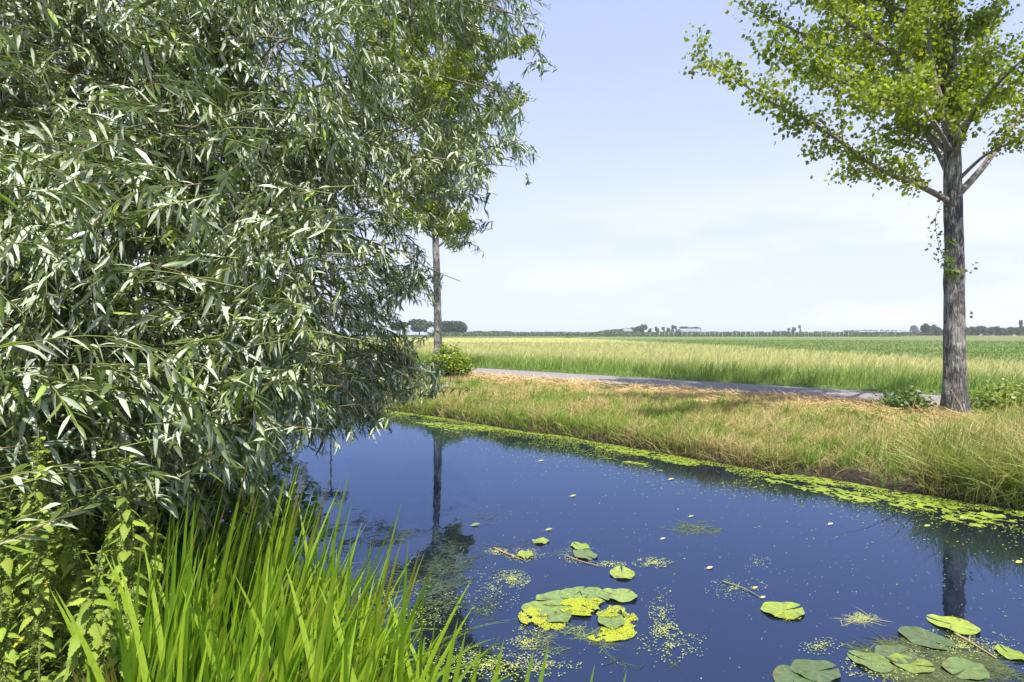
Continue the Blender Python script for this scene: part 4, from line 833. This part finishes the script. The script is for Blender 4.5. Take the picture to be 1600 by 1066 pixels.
for px_, t_, w_ in [(718, 503, 26), (705, 501, 36), (690, 502, 34), (712, 501, 34), (697, 503, 30), (722, 507, 22), (655, 498, 40), (625, 503, 34), (560, 500, 44), (500, 504, 40), (430, 500, 44), (340, 498, 50), (240, 500, 50)]: far_tree(px_, t_, w_, 420, 'round', 'broad tree of the dark grove behind the smaller poplar and the willow', A)
for i, px_ in enumerate(np.linspace(738, 796, 13)): far_tree(px_, 516.5 + rng.random() * 1.5, 9, 900, 'round', 'tree of the long low wood right of the dark grove', 'trees of the long low wood')
for px_ in list(np.linspace(802, 932, 30)): far_tree(px_ + rng.normal(0, 2), 519.6 + rng.random() * 2 - (1.5 if abs(px_ - 842) < 4 else 0), rng.uniform(4, 8), 1300, 'round', 'tiny hazy tree on the horizon between the low wood and the hazy row', 'tiny horizon trees')
for i, px_ in enumerate(np.linspace(928, 984, 13)): far_tree(px_, 520.5 - 8 * (i / 12) ** .6 - rng.random() * 1, 8, 950, 'round', 'tree of the hazy rising row left of the dark trees in the middle', 'trees of the hazy rising row')
mid = [(990, 511, 12, 'round', 'leftmost dark tree of the middle group'), (999, 509, 13, 'round', 'second dark tree from the left in the middle group'), (1006, 506.5, 13, 'round', 'tallest dark tree of the middle group'), (1015, 510, 9, 'tall', 'slim tree right of the tallest one in the middle group'),
       (1026, 507, 9, 'tall', 'tall tree with a round head in the middle group'), (1037, 510, 8, 'tall', 'small pointed tree in the middle group'), (1045, 509, 9, 'tall', 'thin tree next to the twin heads in the middle group'), (1051, 507, 8, 'tall', 'left one of the twin headed trees in the middle group'), (1056, 508, 8, 'tall', 'rightmost tree of the middle group')]
for px_, t_, w_, sh, lab in mid: far_tree(px_, t_, w_, 620, sh, lab, 'dark trees of the middle group')
far_tree(1073, 509.8, 20, 620, 'flat', 'flat topped tree behind the pale barn, left one', 'flat topped trees by the barn'); far_tree(1089, 510, 17, 620, 'flat', 'flat topped tree at the right end of the pale barn', 'flat topped trees by the barn')
for px_, t_, w_, lab in [(1210, 514, 7, 'low tree at the left end of the small group on the right'), (1225, 515, 8, 'small bushy tree in the small group on the right'), (1232, 512, 7, 'middle sized tree in the small group on the right'), (1241, 508, 10, 'biggest tree of the small group on the right'), (1250, 507, 6, 'slim tall tree at the right end of the small group')]: far_tree(px_, t_, w_, 800, 'tall', lab, 'small tree group on the right')
for px_ in np.sort(rng.uniform(1105, 1395, 50)): far_tree(px_, 516.8 + rng.random() * 3.0, rng.uniform(4, 12), 1500, 'round', 'tiny pale tree far off above the orchard row', 'pale trees above the orchard row')
for px_ in np.linspace(1322, 1425, 12): far_tree(px_, 515 + rng.random() * 1.5, 10, 1100, 'round', 'hazy purple grey tree left of the green bushes', 'hazy trees left of the green bushes')
far_tree(1428, 508, 13, 900, 'round', 'lone taller hazy tree left of the green bushes', 'hazy trees left of the green bushes')
far_tree(1446, 503, 17, 400, 'bush', 'round green bush left of the near poplar trunk on the horizon', 'green bushes on the horizon', 'far_bush', 'bush'); far_tree(1459, 504, 12, 520, 'bush', 'paler bush between the round one and the near trunk', 'green bushes on the horizon', 'far_bush', 'bush'); far_tree(1468, 508, 13, 400, 'bush', 'lowest green bush touching the near poplar trunk', 'green bushes on the horizon', 'far_bush', 'bush')
for px_ in np.linspace(1508, 1650, 15): far_tree(px_, 506 + rng.random() * 3 + (4 if 1560 < px_ < 1572 else 0), 16, 400, 'bush', 'dark green tree of the hedge right of the near poplar trunk', 'trees of the hedge on the right', 'hedge_tree')
far_tree(1595, 499, 9, 460, 'tall', 'taller tree poking out of the hedge at the right edge', 'trees of the hedge on the right', 'hedge_tree')
# orchard: rows of low fruit trees with pale posts in front
mb = MB(); n = 26000; x = rng.uniform(-60, 330, n); y = rng.uniform(402, 425, n); z = .7 + rng.random(n) * (3.0 + .5 * fbm(x * .1, y * .1, 6)); D = rng.normal(0, 1, (n, 3)); c = dcol(n, (.06, .09, .03), (.13, .18, .06)); sz = rng.uniform(.5, 1.1, n)
blades(mb, np.stack([x, y, z], 1), D, rng.normal(0, 1, (n, 3)), sz, sz * .4, [(0, .3), (.5, 1), (1, .1)], c, c); tag(mb.build('orchard_rows', M_far, smooth=False), kind='stuff')
n = 5000; mb = MB(); x = rng.uniform(-260, -60, n); y = rng.uniform(380, 400, n); z = .6 + rng.random(n) * 1.3; D = rng.normal(0, 1, (n, 3)); c = dcol(n, (.05, .08, .03), (.10, .15, .05)); sz = rng.uniform(.4, .9, n)
blades(mb, np.stack([x, y, z], 1), D, rng.normal(0, 1, (n, 3)), sz, sz * .4, [(0, .3), (.5, 1), (1, .1)], c, c); tag(mb.build('field_edge_scrub', M_far, smooth=False), kind='stuff')
M_post = solid_mat('concrete_post', (.62, .62, .58), .8, 6, .2); M_white = solid_mat('white_wall', (.34, .34, .35), .6, 2, .1); M_roof = solid_mat('pale_roof', (.22, .24, .28), .5, 3, .15); M_glass = solid_mat('dark_window', (.05, .06, .07), .2)
mb = MB(); tube(mb, [[0, 0, 0], [0, 0, 2.6], [.02, 0, 3.3]], [.13, .12, .10], 6); pz = mb.build('orchard_post', M_post); tag(pz, 'pale post in the line in front of the orchard row', 'post', 'orchard posts')
for i, px_ in enumerate(np.arange(1032, 1330, 7.0) + rng.normal(0, .9, 43)):
    if i and rng.random() < .18: continue
    o = pz if i == 0 else pz.copy()
    if i: COL.objects.link(o)
    o.location = ((px_ - CX) / F * 400, 400, .65); o.scale = (1, 1, rng.uniform(.9, 1.15))
def barn(px0, px1, ridge, eave, Yd, label, name='barn', cat='barn'):
    x0 = (px0 - CX) / F * Yd; x1 = (px1 - CX) / F * Yd; he = CH + (HY - eave) / F * Yd; hr = CH + (HY - ridge) / F * Yd; w = (x1 - x0) / 2; d = 9.0
    r = thing(name, label, cat, ((x0 + x1) / 2, Yd, .6)); he -= .6; hr -= .6
    m = MB(); v = [(-w, -d, 0), (w, -d, 0), (w, d, 0), (-w, d, 0), (-w, -d, he), (w, -d, he), (w, d, he), (-w, d, he), (-w, 0, hr - .25), (w, 0, hr - .25)]
    m.add(v, [np.array([[0, 1, 5, 4], [2, 3, 7, 6]]), np.array([[1, 2, 6, 9, 5], [3, 0, 4, 8, 7]])]); m.build('wall', M_white, r, smooth=False)
    m = MB(); e = .6; v = [(-w - e, -d - e, he - .15), (w + e, -d - e, he - .15), (w + e, 0, hr), (-w - e, 0, hr), (-w - e, d + e, he - .15), (w + e, d + e, he - .15)]; v2 = [(a, b, c - .2) for a, b, c in v]
    m.add(v + v2, np.array([[0, 1, 2, 3], [3, 2, 5, 4], [7, 6, 9, 8], [8, 9, 10, 11], [6, 7, 1, 0], [10, 4, 5, 11], [6, 0, 3, 9], [9, 3, 4, 10], [1, 7, 8, 2], [2, 8, 11, 5]])); m.build('roof', M_roof, r, smooth=False)
    k = max(2, int((x1 - x0) / 5)); hh = he * .45
    for i in range(k):
        xx = -w + (i + .5) * 2 * w / k; m = MB(); a = .8; v = [(xx - a, -d - .08, hh), (xx + a, -d - .08, hh), (xx + a, -d - .08, hh + 1.4), (xx - a, -d - .08, hh + 1.4), (xx - a, -d - .01, hh), (xx + a, -d - .01, hh), (xx + a, -d - .01, hh + 1.4), (xx - a, -d - .01, hh + 1.4)]
        m.add(v, np.array([[0, 1, 2, 3], [1, 5, 6, 2], [4, 0, 3, 7], [3, 2, 6, 7], [4, 5, 1, 0]])); m.build('window', M_glass, r, smooth=False)
barn(1062, 1092, 513.5, 518, 560, 'long pale roofed barn under the flat topped trees')
barn(974, 985, 513.5, 517.5, 560, 'pale farmhouse half hidden at the left of the dark middle trees', 'farmhouse', 'house')
barn(885, 897, 518.5, 521, 1000, 'tiny white house on the horizon left of the hazy rising row', 'farmhouse', 'house')
barn(732, 739, 516.5, 520.5, 620, 'small white shed at the right foot of the dark grove', 'shed', 'shed')
barn(800, 806, 520, 522, 1000, 'tiny white shed on the horizon right of the long low wood', 'shed', 'shed')
M_poly = solid_mat('greenhouse_glass', (.36, .40, .44), .3, 2, .1, spec=.4)
def greenhouse(px0, px1, top, Yd, label):
    x0 = (px0 - CX) / F * Yd; x1 = (px1 - CX) / F * Yd; h = CH + (HY - top) / F * Yd - .6; n = max(2, int((x1 - x0) / 9)); r = thing('greenhouse', label, 'greenhouse', (x0, Yd, .6))
    for i in range(n):
        a = (x1 - x0) / n * i; b = (x1 - x0) / n * (i + 1) - .3; q = h * .72; m = MB(); v = [(a, 0, 0), (b, 0, 0), (b, 0, q), ((a + b) / 2, 0, h), (a, 0, q), (a, 30, 0), (b, 30, 0), (b, 30, q), ((a + b) / 2, 30, h), (a, 30, q)]
        m.add(v, [np.array([[0, 1, 2, 3, 4]]), np.array([[9, 8, 7, 6, 5]]), np.array([[2, 7, 8, 3], [3, 8, 9, 4], [1, 6, 7, 2], [0, 4, 9, 5]])]); m.build('glass_bay', M_poly, r, smooth=False)
greenhouse(1355, 1440, 517.2, 1000, 'long row of pale greenhouses under the hazy trees left of the green bushes')
greenhouse(1270, 1345, 519.3, 1250, 'fainter pale greenhouses farther left above the orchard row')
# dry grass in front of the hedge at the right
mb = MB(); n = 9000; x = rng.uniform(262, 420, n); y = rng.uniform(330, 392, n); grass(mb, x, y, rng.uniform(.5, 1.3, n), .07, .4, np.tile(G_STRAW * .7, (n, 1)), np.tile(G_PALE * np.array([1, .85, .75]), (n, 1)) * rng.uniform(.7, 1.1, (n, 1)), zf=lambda x, y: x * 0 + .7)
tag(mb.build('dry_grass_strip', M_grass, smooth=False), kind='stuff')

# ------------------------------------------------------------------ air
def haze():
    mb = MB(); X0, X1, Y0, Y1, Z0, Z1 = -3600, 3600, -60, 3900, -2, 40
    v = [(X0, Y0, Z0), (X1, Y0, Z0), (X1, Y1, Z0), (X0, Y1, Z0), (X0, Y0, Z1), (X1, Y0, Z1), (X1, Y1, Z1), (X0, Y1, Z1)]
    mb.add(v, np.array([[0, 3, 2, 1], [4, 5, 6, 7], [0, 1, 5, 4], [1, 2, 6, 5], [2, 3, 7, 6], [3, 0, 4, 7]]))
    m, N, L = newmat('air'); out = mk(N, 'OutputMaterial'); pv = mk(N, 'VolumePrincipled'); pv.inputs['Color'].default_value = (.78, .86, 1, 1); pv.inputs['Density'].default_value = .0003; L.new(pv.outputs[0], out.inputs['Volume'])
    return tag(mb.build('haze', m, smooth=False), kind='stuff')
haze()
